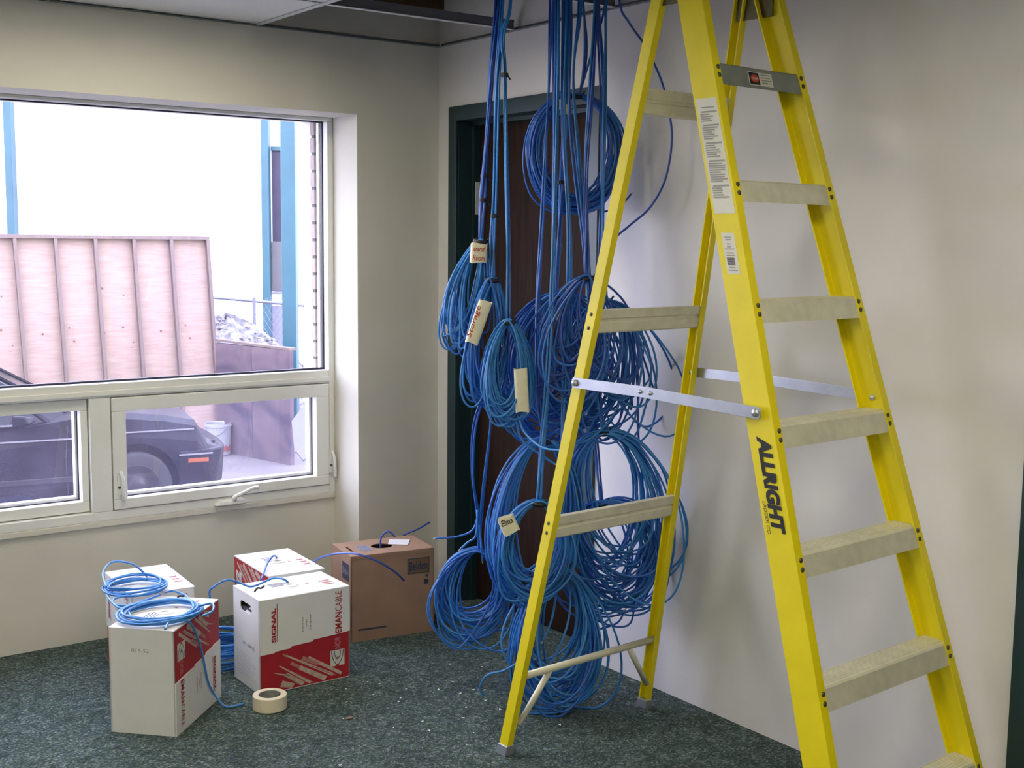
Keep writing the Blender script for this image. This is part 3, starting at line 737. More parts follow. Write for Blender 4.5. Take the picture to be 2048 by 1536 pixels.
for s in (-1, 1):
    channel(s, .006, ZT, True).build('front_rail', M['yellow'], lad, bevel=.0012)
    channel(s, .030, 2.33, False).build('rear_rail', M['yellow'], lad, bevel=.0010)
    # feet
    ft = MB(); zf = .034
    def rr(z, a, c): return lp(s * (hr0 - kr * z - a), LWW - ar * z + c, z)
    ft.hexa([rr(0, -.004, -.004), rr(0, .03, -.004), rr(0, .03, DRR + .004), rr(0, -.004, DRR + .004)], [rr(zf, -.004, -.003), rr(zf, .028, -.003), rr(zf, .028, DRR + .003), rr(zf, -.004, DRR + .003)])
    ft.build('foot', M['steel'], lad, bevel=.002)
    ft = MB()
    def ff(z, a, c): return lp(s * (hf0 - kf * z - a), af * z + c, z)
    ft.hexa([ff(0, -.004, -.004), ff(0, .034, -.004), ff(0, .034, DRF + .004), ff(0, -.004, DRF + .004)], [ff(.03, -.004, -.004), ff(.03, .034, -.004), ff(.03, .034, DRF + .004), ff(.03, -.004, DRF + .004)])
    ft.build('foot', M['steel'], lad, bevel=.002)
ZST = [2.0727 - .3074 * k for k in range(7)]
for k, z in enumerate(ZST):
    z += .006
    hu = hf0 - kf * z - .0065
    w0 = af * z + .0065; dep = DRF - .013
    lip = .056
    prof = [(0, -lip), (-.0005, -.004), (.004, 0), (dep - .004, 0), (dep, -.004), (dep, -lip * .75), (dep - .003, -lip * .75), (dep - .004, -.005), (.006, -.005), (.003, -lip)]
    sh = af * 0
    st = MB()
    def prf(u): return [lp(u, w0 - .004 + a + (-af * 0.0), z + b_) for a, b_ in prof]
    # the front lip lies in the plane of the rails
    def prf(u):
        return [lp(u, w0 - .003 + a + af * b_ * (1 if a < .01 else 1), z + b_) for a, b_ in prof]
    A_, B_ = prf(-hu), prf(hu)
    n = len(prof)
    st.add(A_ + B_, [(i, (i + 1) % n, n + (i + 1) % n, n + i) for i in range(n)] + [tuple(range(n))[::-1], tuple(range(n, 2 * n))])
    # tread ribs
    for q in range(7):
        wq = w0 + .010 + q * .0095
        st.hexa([lp(-hu, wq, z - .001), lp(hu, wq, z - .001), lp(hu, wq + .004, z - .001), lp(-hu, wq + .004, z - .001)], [lp(-hu, wq + .001, z + .0012), lp(hu, wq + .001, z + .0012), lp(hu, wq + .003, z + .0012), lp(-hu, wq + .003, z + .0012)])
    so = st.build('step', M['alu_grey'] if k == 0 else M['alu'], lad)
    if k == 0:
        so['label'] = 'grey top step with a small warning sticker'
        def fp(u, dz): return lp(u, w0 - .0045 + af * dz, z + dz)
        Xd = LU; Yd = (lp(0, af, 1) - lp(0, 0, 0)).normalized()
        zb = -.048
        bk = MB().slab([fp(-.055, zb), fp(.045, zb), fp(.045, zb + .036), fp(-.055, zb + .036)], .0006).build('warning_sticker', M['sticker'], so)
        dk = MB().slab([fp(-.053, zb + .002) - LW * .0012, fp(-.012, zb + .002) - LW * .0012, fp(-.012, zb + .034) - LW * .0012, fp(-.053, zb + .034) - LW * .0012], .0005)
        dk.build('sticker_panel', M['black'], so)
        ov = MB(); cc = fp(-.0325, zb + .018) - LW * .0022
        ov.add([cc + Xd * .017 * math.cos(i * math.pi / 12) + Yd * .011 * math.sin(i * math.pi / 12) for i in range(24)], [tuple(range(24))])
        ov.build('red_oval', mat('sticker_red', (0.55, 0.06, 0.03), 0.5), so, recalc=False)
        text('lettering', 'DANGER', fp(-.0325, zb + .0150) - LW * .0028, Xd, Yd, .008, M['sticker'], so, width=.027, height=.006, align='CENTER')
        ln = MB()
        for r_, (a, c, hh) in enumerate(((-.006, .036, .003), (-.006, .033, .003), (-.006, .040, .003), (-.004, .022, .004))):
            zz = zb + .029 - r_ * .0075
            q = [fp(a, zz) - LW * .0014, fp(c, zz) - LW * .0014, fp(c, zz + hh) - LW * .0014, fp(a, zz + hh) - LW * .0014]
            ln.add(q, [(0, 1, 2, 3)])
        ln.build('print_line', M['greyprint'], so, recalc=False)
    for s in (-1, 1):
        for dz in (-.012, -.034):
            zz = z + dz
            c = lp(s * (hf0 - kf * zz - FL_ + .010), af * zz, zz)
            MB().lathe([(0, .0035), (.004, .003), (.0072, .001), (.0072, -.002)], c, 10, axis=-LW).build('rivet', M['rivet'], lad, smooth=True)
# rear horizontals
for z in (2.0339, 1.4136, .7849):
    hu = hr0 - kr * z - .006
    w0 = LWW - ar * z + .004
    prof = [(0, 0), (0, -.026), (.004, -.030), (.004, -.036), (0, -.040), (0, -.066), (.004, -.070), (.024, -.070), (.024, -.066), (.006, -.064), (.006, -.006), (.024, -.004), (.024, 0)]
    n = len(prof)
    A_ = [lp(-hu, w0 + a - ar * b_, z + b_) for a, b_ in prof]; B_ = [lp(hu, w0 + a - ar * b_, z + b_) for a, b_ in prof]
    bb = MB().add(A_ + B_, [(i, (i + 1) % n, n + (i + 1) % n, n + i) for i in range(n)] + [tuple(range(n))[::-1], tuple(range(n, 2 * n))])
    bb.build('rear_bar', M['alu'], lad)
zb = .262
hb = hr0 - kr * zb - .004; wb = LWW - ar * zb + .016
MB().tube([lp(-hb, wb, zb), lp(hb, wb, zb)], .0115, 12).build('rear_bar', M['alu'], lad, smooth=True)
for s in (-1, 1):
    MB().tube([lp(s * (hb - .13), wb, zb - .004), lp(s * (hb - .02), wb + .018, .10)], .010, 8).build('brace', M['alu'], lad, smooth=True)
    for z in (1.40, 1.36, .765, .735):
        c = lp(s * (hr0 - kr * z), LWW - ar * z + .02, z)
        MB().lathe([(0, .003), (.006, .001), (.006, -.003)], c, 8, axis=LU * s).build('rivet', M['rivet'], lad)
# folding spreaders
for s in (-1, 1):
    def side(px, py): # point on the outer plane of the rails
        pass
    zr, zf_, zm = 1.198, 1.187, 1.2
    pr = lp(s * (hr0 - kr * zr + .006), LWW - ar * zr + .018, zr)
    pf = lp(s * (hf0 - kf * zf_ + .006), af * zf_ + .040, zf_)
    pm = pr.lerp(pf, .43) + Vector((0, 0, .006)) 
    sp = empty('spreader', pm, lad)
    for a, c in ((pr, pm), (pm, pf)):
        d = (c - a).normalized(); nrm = LU * s; upv = d.cross(nrm).normalized() * .0155
        if upv.z < 0: upv = -upv
        a2, c2 = a - d * .016, c + d * .016
        q = [a2 - upv * .5, a2 - upv - d * -.006, c2 - upv + d * -.006, c2 - upv * .5, c2 + upv * .5, c2 + upv - d * .006, a2 + upv + d * .006, a2 + upv * .5]
        off = nrm * (.004 if c is pf else 0)
        MB().hexa([p + off for p in q], [p + off + nrm * .0032 for p in q]).build('link', M['steel'], sp, bevel=.0006)
    d = (pf - pr).normalized(); upv = Vector((0, 0, 1))
    for c, r_ in ((pm - d * .020, .006), (pm + d * .018, .006), (pf, .011), (pr, .010)):
        MB().lathe([(0, .008), (r_ * .6, .007), (r_, .003), (r_, -.002)], c + LU * s * .0065, 12, axis=LU * s).build('rivet', M['steel'], sp, smooth=True)
    for (zz, ww) in ((zf_, af * zf_ + .045), (zr, LWW - ar * zr + .018)):
        hh = (hf0 - kf * zz) if ww < .6 else (hr0 - kr * zz)
        MB().lathe([(0, .006), (.007, .005), (.009, .001), (.009, -.001)], lp(s * (hh - .0058), ww, zz), 12, axis=LU * -s).build('rivet', M['steel'], lad, smooth=True)
# top cap and pivots
def tcap(z, g): 
    hu = hf0 - kf * z + .01
    return [lp(-hu, af * z - .03, z), lp(hu, af * z - .03, z), lp(hu, af * z + .19, z), lp(-hu, af * z + .19, z)]
zc = ZT
hu = hf0 - kf * zc + .012
MB().hexa([lp(-hu, af * zc - .02, zc - .03), lp(hu, af * zc - .02, zc - .03), lp(hu, af * zc + .20, zc - .03), lp(-hu, af * zc + .20, zc - .03)],
          [lp(-hu, af * zc - .02, zc + .02), lp(hu, af * zc - .02, zc + .02), lp(hu, af * zc + .20, zc + .02), lp(-hu, af * zc + .20, zc + .02)]).build('top_cap', M['yellow'], lad, bevel=.006)
for s in (-1, 1):
    z = 2.30
    MB().hexa([lp(s * (hf0 - kf * z - .007), af * z + .03, z - .05), lp(s * (hf0 - kf * z - .012), af * z + .03, z - .05), lp(s * (hf0 - kf * z - .012), af * z + .16, z - .05), lp(s * (hf0 - kf * z - .007), af * z + .16, z - .05)],
              [lp(s * (hf0 - kf * z - .009), af * z + .03, z + .045), lp(s * (hf0 - kf * z - .014), af * z + .03, z + .045), lp(s * (hf0 - kf * z - .014), af * z + .16, z + .045), lp(s * (hf0 - kf * z - .009), af * z + .16, z + .045)]).build('pivot_bracket', M['rivet'], lad)
# labels and lettering on the outer web of the left front rail
def web(c, z):   # c across the web from its front edge, z height
    return lp(-(hf0 - kf * z) - .0008, af * z + c, z)
Yw = (web(0, 2) - web(0, 1)).normalized()          # up the rail
Xw = -LW                                            # towards the front of the ladder
def wquad(c0, c1, z0, z1, lift=0.0):
    o = LU * -lift
    return [web(c1, z0) + o, web(c0, z0) + o, web(c0, z1) + o, web(c1, z1) + o]
s1 = MB().slab(wquad(.008, .077, 1.685, 1.985), .0005).build('instruction_sticker', M['sticker'], lad)
ln = MB(); z = 1.965
for r_, n_ in enumerate((1, 4, 6, 6, 9, 5)):
    if r_: ln.add(wquad(.012, .066, z, z + .0045, .0008), [(0, 1, 2, 3)])
    z -= .006
    for q in range(n_):
        ln.add(wquad(.012 + .028 * rnd.random(), .070 if r_ else .062, z, z + .0036, .0008), [(0, 1, 2, 3)]); z -= .0058
    z -= .006
ln.build('print_line', M['greyprint'], s1, recalc=False)
s2 = MB().slab(wquad(.024, .066, 1.530, 1.635), .0005).build('barcode_sticker', M['sticker'], lad)
ln = MB()
for q, (a, c, zz) in enumerate(((.034, .056, 1.622), (.036, .055, 1.616), (.040, .052, 1.605), (.040, .053, 1.598), (.029, .062, 1.592), (.034, .058, 1.582), (.032, .060, 1.576), (.036, .056, 1.545), (.030, .060, 1.538))):
    ln.add(wquad(a, c, zz, zz + .003, .0008), [(0, 1, 2, 3)])
ln.build('print_line', M['greyprint'], s2, recalc=False)
ln = MB(); zz = 1.553
while zz < 1.571:
    hgt = rnd.choice((.0007, .0012, .0018)); ln.add(wquad(.034, .060, zz, zz + hgt, .0008), [(0, 1, 2, 3)]); zz += hgt + rnd.choice((.0007, .0012))
ln.build('barcode', M['black'], s2, recalc=False)
# ALLRIGHT reads down the rail
text('lettering', 'ALLRIGHT', web(.060, 1.127), -Yw, Xw, .05, M['black'], lad, bold=.0030, width=.240, height=.044)
text('lettering', 'LADDER CO', web(.074, .968), -Yw, Xw, .014, M['black'], lad, width=.082, height=.0105)

# ------------------------------------------------------------------ cable boxes
def carton(name, ox, oy, th, l, w_, h, mt, label, cat='box', group=None, holes=None, top_hole=None):
    """hollow carton of six panels; origin at front corner, u along l, v along w_. returns frame dict"""
    u = Vector((math.cos(th), math.sin(th), 0)); v = Vector((-math.sin(th), math.cos(th), 0)); zz = Vector((0, 0, 1))
    O = Vector((ox, oy, 0))
    root = empty(name, O + u * l / 2 + v * w_ / 2); tag(root, label, cat, group)
    t = .004; holes = holes or {}
    faces = {'front': (O, u, zz, l, h), 'left': (O + v * w_, -v, zz, w_, h), 'right': (O + u * l, v, zz, w_, h), 'back': (O + u * l + v * w_, -u, zz, l, h)}
    bd = MB()
    for k, (o, X, Y, a, c) in faces.items():
        bd.plate(o, X, Y, [(0, 0.001), (a, 0.001), (a, c - t), (0, c - t)], holes.get(k, []), t)
    bd.plate(O + Vector((0, 0, .001 + t)), u, v, [(t, t), (l - t, t), (l - t, w_ - t), (t, w_ - t)], [], t)
    bd.build('carton', [mt], root)
    tp = MB().plate(O + zz * h, u, v, [(0, 0), (l, 0), (l, w_), (0, w_)], top_hole or [], t).build('top_flap', mt, root)
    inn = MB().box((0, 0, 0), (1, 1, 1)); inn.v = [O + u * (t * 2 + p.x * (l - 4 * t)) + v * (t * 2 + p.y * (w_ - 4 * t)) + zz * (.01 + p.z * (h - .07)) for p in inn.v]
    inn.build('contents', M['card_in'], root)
    faces['top'] = (O + zz * h, u, v, l, w_)
    return root, faces
def slot(cx, cy, w_, h, n=6):
    r = h / 2; pts = []
    for k in range(n + 1): a = -math.pi / 2 + math.pi * k / n; pts.append((cx + w_ / 2 - r + r * math.cos(a), cy + r * math.sin(a)))
    for k in range(n + 1): a = math.pi / 2 + math.pi * k / n; pts.append((cx - w_ / 2 + r + r * math.cos(a), cy + r * math.sin(a)))
    return pts
def circ(cx, cy, r, n=20, ry=None): return [(cx + r * math.cos(2 * math.pi * k / n), cy + (ry or r) * math.sin(2 * math.pi * k / n)) for k in range(n)]
def dec(b, fc, poly, lift=.0008):
    o, X, Y, a, c = fc; N = X.cross(Y)
    b.add([o + X * p + Y * q + N * lift for p, q in poly], [tuple(range(len(poly)))])
def rect(x0, y0, x1, y1): return [(x0, y0), (x1, y0), (x1, y1), (x0, y1)]

def print_side(root, fc, flip=False, small=True):
    """printed long side: red lower band with a cable picture and logo, white flap with red lettering (flip: the box stands upside down)"""
    o, X, Y, a, c = fc
    if flip: fc = (o + X * a + Y * c, -X, -Y, a, c); o, X, Y, a, c = fc
    N = X.cross(Y); k = a / .36
    P = lambda pts: [(x * k, y) for x, y in pts]
    rb = MB(); dec(rb, fc, P([(.003, .004), (.357, .004), (.357, .185), (.003, .185)]))
    rb.build('red_print', M['card_red'], root, recalc=False)
    # white flap folded over the upper part, ragged lower edge
    fl = MB()
    poly = P([(0, .146), (.055, .147), (.06, .151), (.118, .153), (.123, .160), (.205, .163), (.212, .169), (.30, .172), (.36, .177), (.36, c - .001), (0, c - .001)])
    fl.hexa([o + X * p + Y * q + N * .0002 for p, q in poly], [o + X * p + Y * q + N * .0038 for p, q in poly])
    fl.build('side_flap', M['card_white'], root)
    FZ = .0046
    # cable picture
    def strip(mt_, x0, y0, x1, y1, w0, w1, lift):
        d = Vector((x1 - x0, y1 - y0)); d.normalize(); n = Vector((-d.y, d.x))
        q = [(x0 - n.x * w0, y0 - n.y * w0), (x1 - n.x * w1, y1 - n.y * w1), (x1 + n.x * w1, y1 + n.y * w1), (x0 + n.x * w0, y0 + n.y * w0)]
        q = [(min(max(x, .004), .356), min(max(y, .005), .183)) for x, y in q]
        b = MB(); dec(b, fc, P(q), lift); b.build('printed_cable', mt_, root, recalc=False)
    for x0, y0, x1, y1, w0, w1 in ((.10, .130, .29, .022, .003, .006), (.075, .095, .20, .008, .002, .007), (.055, .072, .12, .050, .001, .004), (.19, .105, .325, .020, .006, .006), (.10, .060, .17, .008, .008, .010), (.155, .075, .26, .010, .008, .012), (.082, .028, .13, .006, .012, .014)):
        strip(M['tan_print'], x0, y0, x1, y1, w0, w1, .0012)
    for x0, y0, x1, y1, w0, w1 in ((.165, .108, .23, .074, .008, .006), (.12, .098, .155, .075, .006, .005), (.205, .07, .30, .018, .002, .002), (.11, .045, .155, .010, .002, .002), (.14, .055, .21, .008, .0015, .0015), (.09, .135, .105, .125, .003, .004)):
        strip(M['pink_print'], x0, y0, x1, y1, w0, w1, .0015)
    # logo: white square with nested curved chevrons
    lg = MB(); dec(lg, fc, P(rect(.280, .052, .338, .112)), .0012); lg.build('logo', M['sticker'], root, recalc=False)
    ch = MB(); rd = MB()
    def arc(b, hw, zb, zt, t, lift):
        m_ = 8
        for sgn in (-1, 1):
            pr = None
            for i in range(m_ + 1):
                q = i / m_; x = .309 + sgn * hw * math.sin(q * math.pi / 2); y = zb + (zt - zb) * (1 - math.cos(q * math.pi / 2)) ** .8
                if pr: dec(b, fc, P([(pr[0] - t, pr[1]), (pr[0] + t, pr[1]), (x + t, y), (x - t, y)]), lift)
                pr = (x, y)
    arc(ch, .024, .056, .110, .0016, .0016); arc(ch, .013, .076, .110, .0014, .0016)
    ch.build('logo', M['navy'], root, recalc=False)
    dec(rd, fc, P([(.300, .0525), (.318, .0525), (.309, .060)]), .0017); dec(rd, fc, P([(.303, .088), (.309, .077), (.315, .088), (.309, .084)]), .0017); rd.build('logo', M['card_red'], root, recalc=False)
    at_ = lambda x, y, lf: o + X * x * k + Y * y + N * lf
    # upright lettering reading upwards
    text('lettering', 'NOR', at_(.322, .116, .0010), Y, -X, .03, M['red_faint'], root, bold=.0012, width=.046, height=.024)
    text('lettering', 'EMAN', at_(.325, .177, FZ), Y, -X, .03, M['red_text'], root, bold=.0008, spacing=1.08, width=.078, height=.026)
    text('lettering', 'CABLE', at_(.325, .259, FZ), Y, -X, .03, M['red_text'], root, width=.074, height=.025)
    text('lettering', 'SIGNAL', at_(.062, .186, FZ), Y, -X, .03, M['red_text'], root, bold=.0013, width=.125, height=.017)
    sm = MB(); dec(sm, fc, P(rect(.066, .186, .0685, .325)), FZ); sm.build('print_line', M['red_text'], root, recalc=False)
    if small:
        sm = MB()
        for x, y0, y1 in ((.165, .205, .262), (.180, .222, .250), (.196, .208, .266)):
            y = y0
            while y < y1:
                dl = rnd.uniform(.003, .007); dec(sm, fc, P(rect(x, y, x + .005, min(y + dl, y1))), FZ); y += dl + .0018
        sm.build('print_line', M['greyprint'], root, recalc=False)
def print_top(root, fc):
    o, X, Y, a, c = fc; b = MB(); r_ = MB()
    for i in range(4):
        dec(b, fc, rect(a * .30, c * (.70 - i * .05), a * (.46 + .03 * (i % 2)), c * (.72 - i * .05)))
    for i in range(3):
        dec(r_, fc, rect(a * .80, c * (.25 + i * .1), a * .92, c * (.29 + i * .1)))
    dec(r_, fc, [(a * .64, c * .42), (a * .68, c * .42), (a * .66, c * .5)])
    b.build('print_line', M['blueprint'], root, recalc=False); r_.build('print_line', M['red_faint'], root, recalc=False)
    sp = MB().lathe([(.012, .0005), (.013, .004), (.024, .003), (.027, .0005)], o + X * a * .5 + Y * c * .5, 24).build('cable_spout', M['card_white'], root, smooth=True)

TH_A, TH_C, TH_B, TH_D, TH_E = .774, -.019, -.075, -.059, -.162
# A: front left box. its l side (u) is the printed side turned right, the v side is the plain front
uA = Vector((math.cos(TH_A), math.sin(TH_A), 0)); vA = Vector((-math.sin(TH_A), math.cos(TH_A), 0))
bA, fA = carton('cable_box', -1.583, -.895, TH_A, .363, .224, .354, M['card_white'], 'white and red cable box at the front left with a blue coil lying on top', group='white and red cable boxes')
print_side(bA, fA['front'], flip=True)
print_top(bA, fA['top'])
o, X, Y, a, c = fA['left']
text('lettering', '813-52', o + X * .078 + Y * .276, X, Y, .018, M['greyprint'], bA, width=.060, height=.012)
bC, fC = carton('cable_box', -1.205, -.715, TH_C, .354, .232, .346, M['card_white'], 'white and red cable box with oval hand hole behind the roll of tape', group='white and red cable boxes', holes={'left': [slot(.115, .292, .105, .036)]})
print_side(bC, fC['front'])
print_top(bC, fC['top'])
o, X, Y, a, c = fC['left']
text('lettering', 'HS 00HZ', o + X * .085 + Y * .150, X, Y, .016, M['blueprint'], bC, width=.105, height=.013)
ln = MB()
for i in range(9): dec(ln, fC['left'], rect(.03, .115 - i * .010, .15 + .05 * rnd.random(), .1165 - i * .010))
ln.build('print_line', mat('pale_lilac_print', (0.58, 0.52, 0.60), 0.7), bC, recalc=False)
fp_ = MB(); N = X.cross(Y)
q = [o + X * .100 + Y * .274 - N * .002, o + X * .160 + Y * .274 - N * .006, o + X * .163 + Y * .308 - N * .030, o + X * .135 + Y * .308 - N * .030]
fp_.slab(q, .003).build('hand_flap', M['card_white'], bC)
bB, fB = carton('cable_box', -1.555, -.422, TH_B, .228, .36, .352, M['card_white'], 'white and red cable box behind the front left one, half hidden, loose loops on it', group='white and red cable boxes', holes={'front': [slot(.03, .29, .014, .05)]})
print_side(bB, fB['left'])
print_top(bB, fB['top'])
bD, fD = carton('cable_box', -1.052, -.465, TH_D, .228, .36, .352, M['card_white'], 'white and red cable box farthest back between its twin and the brown box', group='white and red cable boxes')
print_side(bD, fD['left'], flip=True, small=False)
print_top(bD, fD['top'])
bE, fE = carton('cardboard_box', -.662, -.39, TH_E, .36, .235, .354, M['card_brown'], 'brown cardboard cable box with round hole on top standing in the corner', group=None, top_hole=[circ(.175, .115, .045, 20, .040), slot(.035, .115, .014, .085) if False else [(.030, .075), (.042, .075), (.042, .155), (.030, .155)]])
o, X, Y, a, c = fE['front']
bl = MB(); dec(bl, fE['front'], rect(.242, .252, .340, .318)); bl.build('printed_panel', M['navy_green'], bE, recalc=False)
bl = MB(); dec(bl, fE['front'], rect(.247, .257, .335, .313), .0012); bl.build('printed_panel', mat('brown_card_panel', (0.20, 0.115, 0.075), 0.75), bE, recalc=False)
text('lettering', 'Belden', o + X * .250 + Y * .267, X, Y, .04, M['navy'], bE, bold=.0008, width=.080, height=.038, lift=.0018)
sm = MB(); dec(sm, fE['front'], rect(.315, .205, .335, .225)); dec(sm, fE['front'], rect(.322, .235, .334, .245)); dec(sm, fE['front'], rect(.03, .045, .15, .052)); sm.build('print_line', M['navy'], bE, recalc=False)
tp = MB(); tp.hexa([o + X * .012 + Y * .0 + (X.cross(Y)) * .0006 + Vector((0, 0, c))] * 0 or [o + X * .0 + Y * (c - .001) + X.cross(Y) * .0005, o + X * .36 + Y * (c - .001) + X.cross(Y) * .0005, o + X * .36 + Y * (c - .016) + X.cross(Y) * .0005, o + X * .0 + Y * (c - .012) + X.cross(Y) * .0005],
        [o + X * .0 + Y * (c - .001) + X.cross(Y) * .002, o + X * .36 + Y * (c - .001) + X.cross(Y) * .002, o + X * .36 + Y * (c - .016) + X.cross(Y) * .002, o + X * .0 + Y * (c - .012) + X.cross(Y) * .002])
tp.build('front_flap', M['card_brown'], bE)
o, X, Y, a, c = fE['left']
bl = MB(); dec(bl, fE['left'], rect(.135, .245, .215, .315)); bl.build('printed_panel', M['navy'], bE, recalc=False)
text('lettering', 'Belden', o + X * .141 + Y * .268, X, Y, .03, M['blueprint'], bE, bold=.0006, width=.068, height=.028, lift=.0014)
bl = MB(); dec(bl, fE['top'], rect(.070, .060, .118, .150)); bl.build('printed_panel', M['blueprint'], bE, recalc=False)
o, X, Y, a, c = fE['top']
pp = MB().slab([o + X * .205 + Y * .120 + Vector((0, 0, .003)), o + X * .275 + Y * .075 + Vector((0, 0, .0025)), o + X * .315 + Y * .150 + Vector((0, 0, .004)), o + X * .240 + Y * .195 + Vector((0, 0, .003))], .001).build('paper_slip', M['paper'])
tag(pp, 'small white paper slip lying on top of the brown box', 'paper')

# ------------------------------------------------------------------ masking tape roll
tc_ = Vector((-1.226, -.838, 0))
rl = empty('tape_roll', tc_); tag(rl, 'cream roll of masking tape lying on the carpet before the boxes', 'tape')
MB().lathe([(.0385, .002), (.0575, .002), (.0585, .004), (.0585, .048), (.0575, .050), (.0385, .050), (.0385, .002)], tc_, 40).build('tape', M['tape'], rl, smooth=False)
MB().lathe([(.0365, .001), (.0384, .001), (.0384, .0495), (.0365, .0495), (.0365, .001)], tc_, 40).build('core', M['core'], rl)

# ------------------------------------------------------------------ cables
CR = .0039
def clampz(p, z): return Vector((p.x, p.y, max(p.z, z)))
def loop_pts(T, ax, lat, nrm, L, Wd, k, n=44, skew=0.0, ph=0.0, dep=0.0, wob=0.0, zmin=.004, sq=1.0):
    out = []
    o1, o2, o3 = rnd.random() * 6.3, rnd.random() * 6.3, rnd.random() * 6.3
    for i in range(n):
        t = (i + .5 * ph) / n; a = 2 * math.pi * t
        x = Wd * math.sin(a) * (abs(math.sin(a / 2)) ** k)
        y = L * ((1 - math.cos(a)) / 2) ** sq
        x += skew * y * (1 - y / max(L, .01)) * 0 + wob * math.sin(2 * a + o1) * (y / L) + wob * .6 * math.sin(3 * a + o3) * (y / L)
        y += wob * .7 * math.sin(2 * a + o2) * (y / L)
        z = dep * math.sin(a + o3) * .5 + dep * (y / L) * math.cos(a * .5 + o1)
        p = T + ax * y + lat * x + nrm * z
        out.append(clampz(p, zmin))
    return out
def coil(label, tie, bottom, hw, n, loops, k, mats_, messy=.10, wob=.006, depth=.03, leads=(), tape=None, tiew=.014, sizes=(.78, 1.04), group='blue cable coils hanging from the ceiling', tails=(), sq=1.0, wraps=(), seg=44):
    """a coil of network cable tied at the top and hung by its own strands"""
    T = at(*tie, n); B = at(*bottom, n); ax = B - T; L = ax.length; ax.normalize()
    sc = (T - CAM).dot(FW) / FPX
    lat = DN.cross(ax).normalized(); 
    if lat.dot(DE) < 0: lat = -lat
    nrm = DN
    W_ = hw * sc
    root = empty('cable_coil', B); tag(root, label, 'cable', group)
    mb = MB()
    for i in range(loops):
        ang = rnd.gauss(0, messy); s_ = rnd.uniform(*sizes); wd = W_ * rnd.uniform(.80, 1.06) * (.6 + .4 * s_)
        ax2 = (ax * math.cos(ang) + lat * math.sin(ang)); lat2 = (lat * math.cos(ang) - ax * math.sin(ang))
        ti = rnd.gauss(0, .10); ax2 = (ax2 + nrm * ti).normalized()
        T2 = T + lat * rnd.gauss(0, .006) + nrm * rnd.gauss(0, .008) + ax * rnd.uniform(-.004, .008)
        lp_ = loop_pts(T2, ax2, lat2, nrm, L * s_, wd, k, n=seg, dep=rnd.uniform(-depth, depth), wob=wob * rnd.uniform(.3, 1.4), sq=sq)
        mb.tube(lp_, CR, 6, closed=True, mi=i % len(mats_))
    mb.build('cable_loops', mats_, root, smooth=True, recalc=False)
    # tie
    tb = MB()
    tb.tube([T + (lat * math.cos(a) + nrm * math.sin(a)) * tiew * 1.15 + ax * (.006 + .003 * math.sin(a)) for a in [2 * math.pi * q / 18 for q in range(18)]], .0085, 8, closed=True)
    tb.tube([T + lat * tiew + ax * .004, T + lat * (tiew + .012) - ax * .012 + nrm * .01], .0035, 6)
    tb.build('cable_tie', M['tie'], root, smooth=True)
    for (wx, wy, wn_, wr) in wraps:
        c = at(wx, wy, wn_)
        wt_ = MB(); wt_.lathe([(wr, -.007), (wr + .003, -.006), (wr + .003, .006), (wr, .007)], c, 12); wt_.tube([c + DE * wr + DN * .004, c + DE * (wr + .010) + DN * .008 + ez * -.016], .003, 5)
        wt_.build('strand_tie', M['tie'], root)
    for (pts, cnt, mi_) in leads:
        P_ = []
        for q in pts:
            P_.append(at(q[0], q[1], q[2] if len(q) > 2 else n))
        for i in range(cnt):
            a = 2 * math.pi * i / max(cnt, 1) + rnd.random(); r_ = (.0045 if cnt < 4 else .0065) if cnt > 1 else 0
            of = [DE * (r_ * math.cos(a + .7 * j) + rnd.gauss(0, .0022)) + DN * (r_ * math.sin(a + .7 * j) + rnd.gauss(0, .002)) for j in range(len(P_))]
            MB().tube(spline([clampz(p + d_, .005) for p, d_ in zip(P_, of)], 7), CR, 6).build('hanging_strand', CBL[(mi_ + (i % 3 == 1)) % 4], root, smooth=True, recalc=False)
    for (pts, mi_) in tails:
        P_ = [clampz(at(q[0], q[1], q[2] if len(q) > 2 else n), .005) for q in pts]
        MB().tube(spline(P_, 8), CR, 6).build('loose_end', CBL[mi_], root, smooth=True, recalc=False)
        e = P_[-1]; d_ = (P_[-1] - P_[-2]).normalized()
        MB().tube([e - d_ * .0005, e + d_ * .008], .0022, 6).build('cut_end', M['crimp'], root, recalc=False)
    if tape:
        (cx, cy), wpx, hpx, rot, body, ink, txt = tape
        c_ = at(cx, cy, n + .078); Yt = (Vector((0, 0, 1)) * math.cos(rot) + DE * math.sin(rot)).normalized(); Xt = Yt.cross(DN).normalized()
        if Xt.dot(DE) < 0: Xt = -Xt
        N_ = Xt.cross(Yt)
        a_, b_ = wpx * sc / 2, min(wpx * sc * .36, .028)
        def rg(h):
            r = []
            for q in range(24):
                t = 2 * math.pi * q / 24; cc, ss = math.cos(t), math.sin(t)
                r.append(c_ + Xt * a_ * math.copysign(abs(cc) ** .55, cc) + N_ * (b_ * math.copysign(abs(ss) ** .55, ss) - .02) + Yt * (h + .0025 * math.sin(3 * t + h * 50)))
            return r
        hh = hpx * sc / 2
        tp_ = MB(); rs = [rg(-hh), rg(-hh * .3), rg(hh * .4), rg(hh)]
        vs = sum(rs, []); fs = []
        for i in range(3):
            for q in range(24): fs.append((i * 24 + q, i * 24 + (q + 1) % 24, (i + 1) * 24 + (q + 1) % 24, (i + 1) * 24 + q))
        tp_.add(vs, fs)
        to = tp_.build('tape_label', M['label_tape'], root, smooth=True)
        for (bd, dx, dy, tr, tw, thh) in txt:
            Xx = Xt * math.cos(tr) + Yt * math.sin(tr); Yy = -Xt * math.sin(tr) + Yt * math.cos(tr)
            text('handwriting', bd, c_ + Xt * dx * sc + Yt * dy * sc + N_ * (b_ - .0190), Xx, Yy, .02, ink, to, bold=.0002, width=tw * sc, height=thh * sc, shear=.25, align='CENTER')
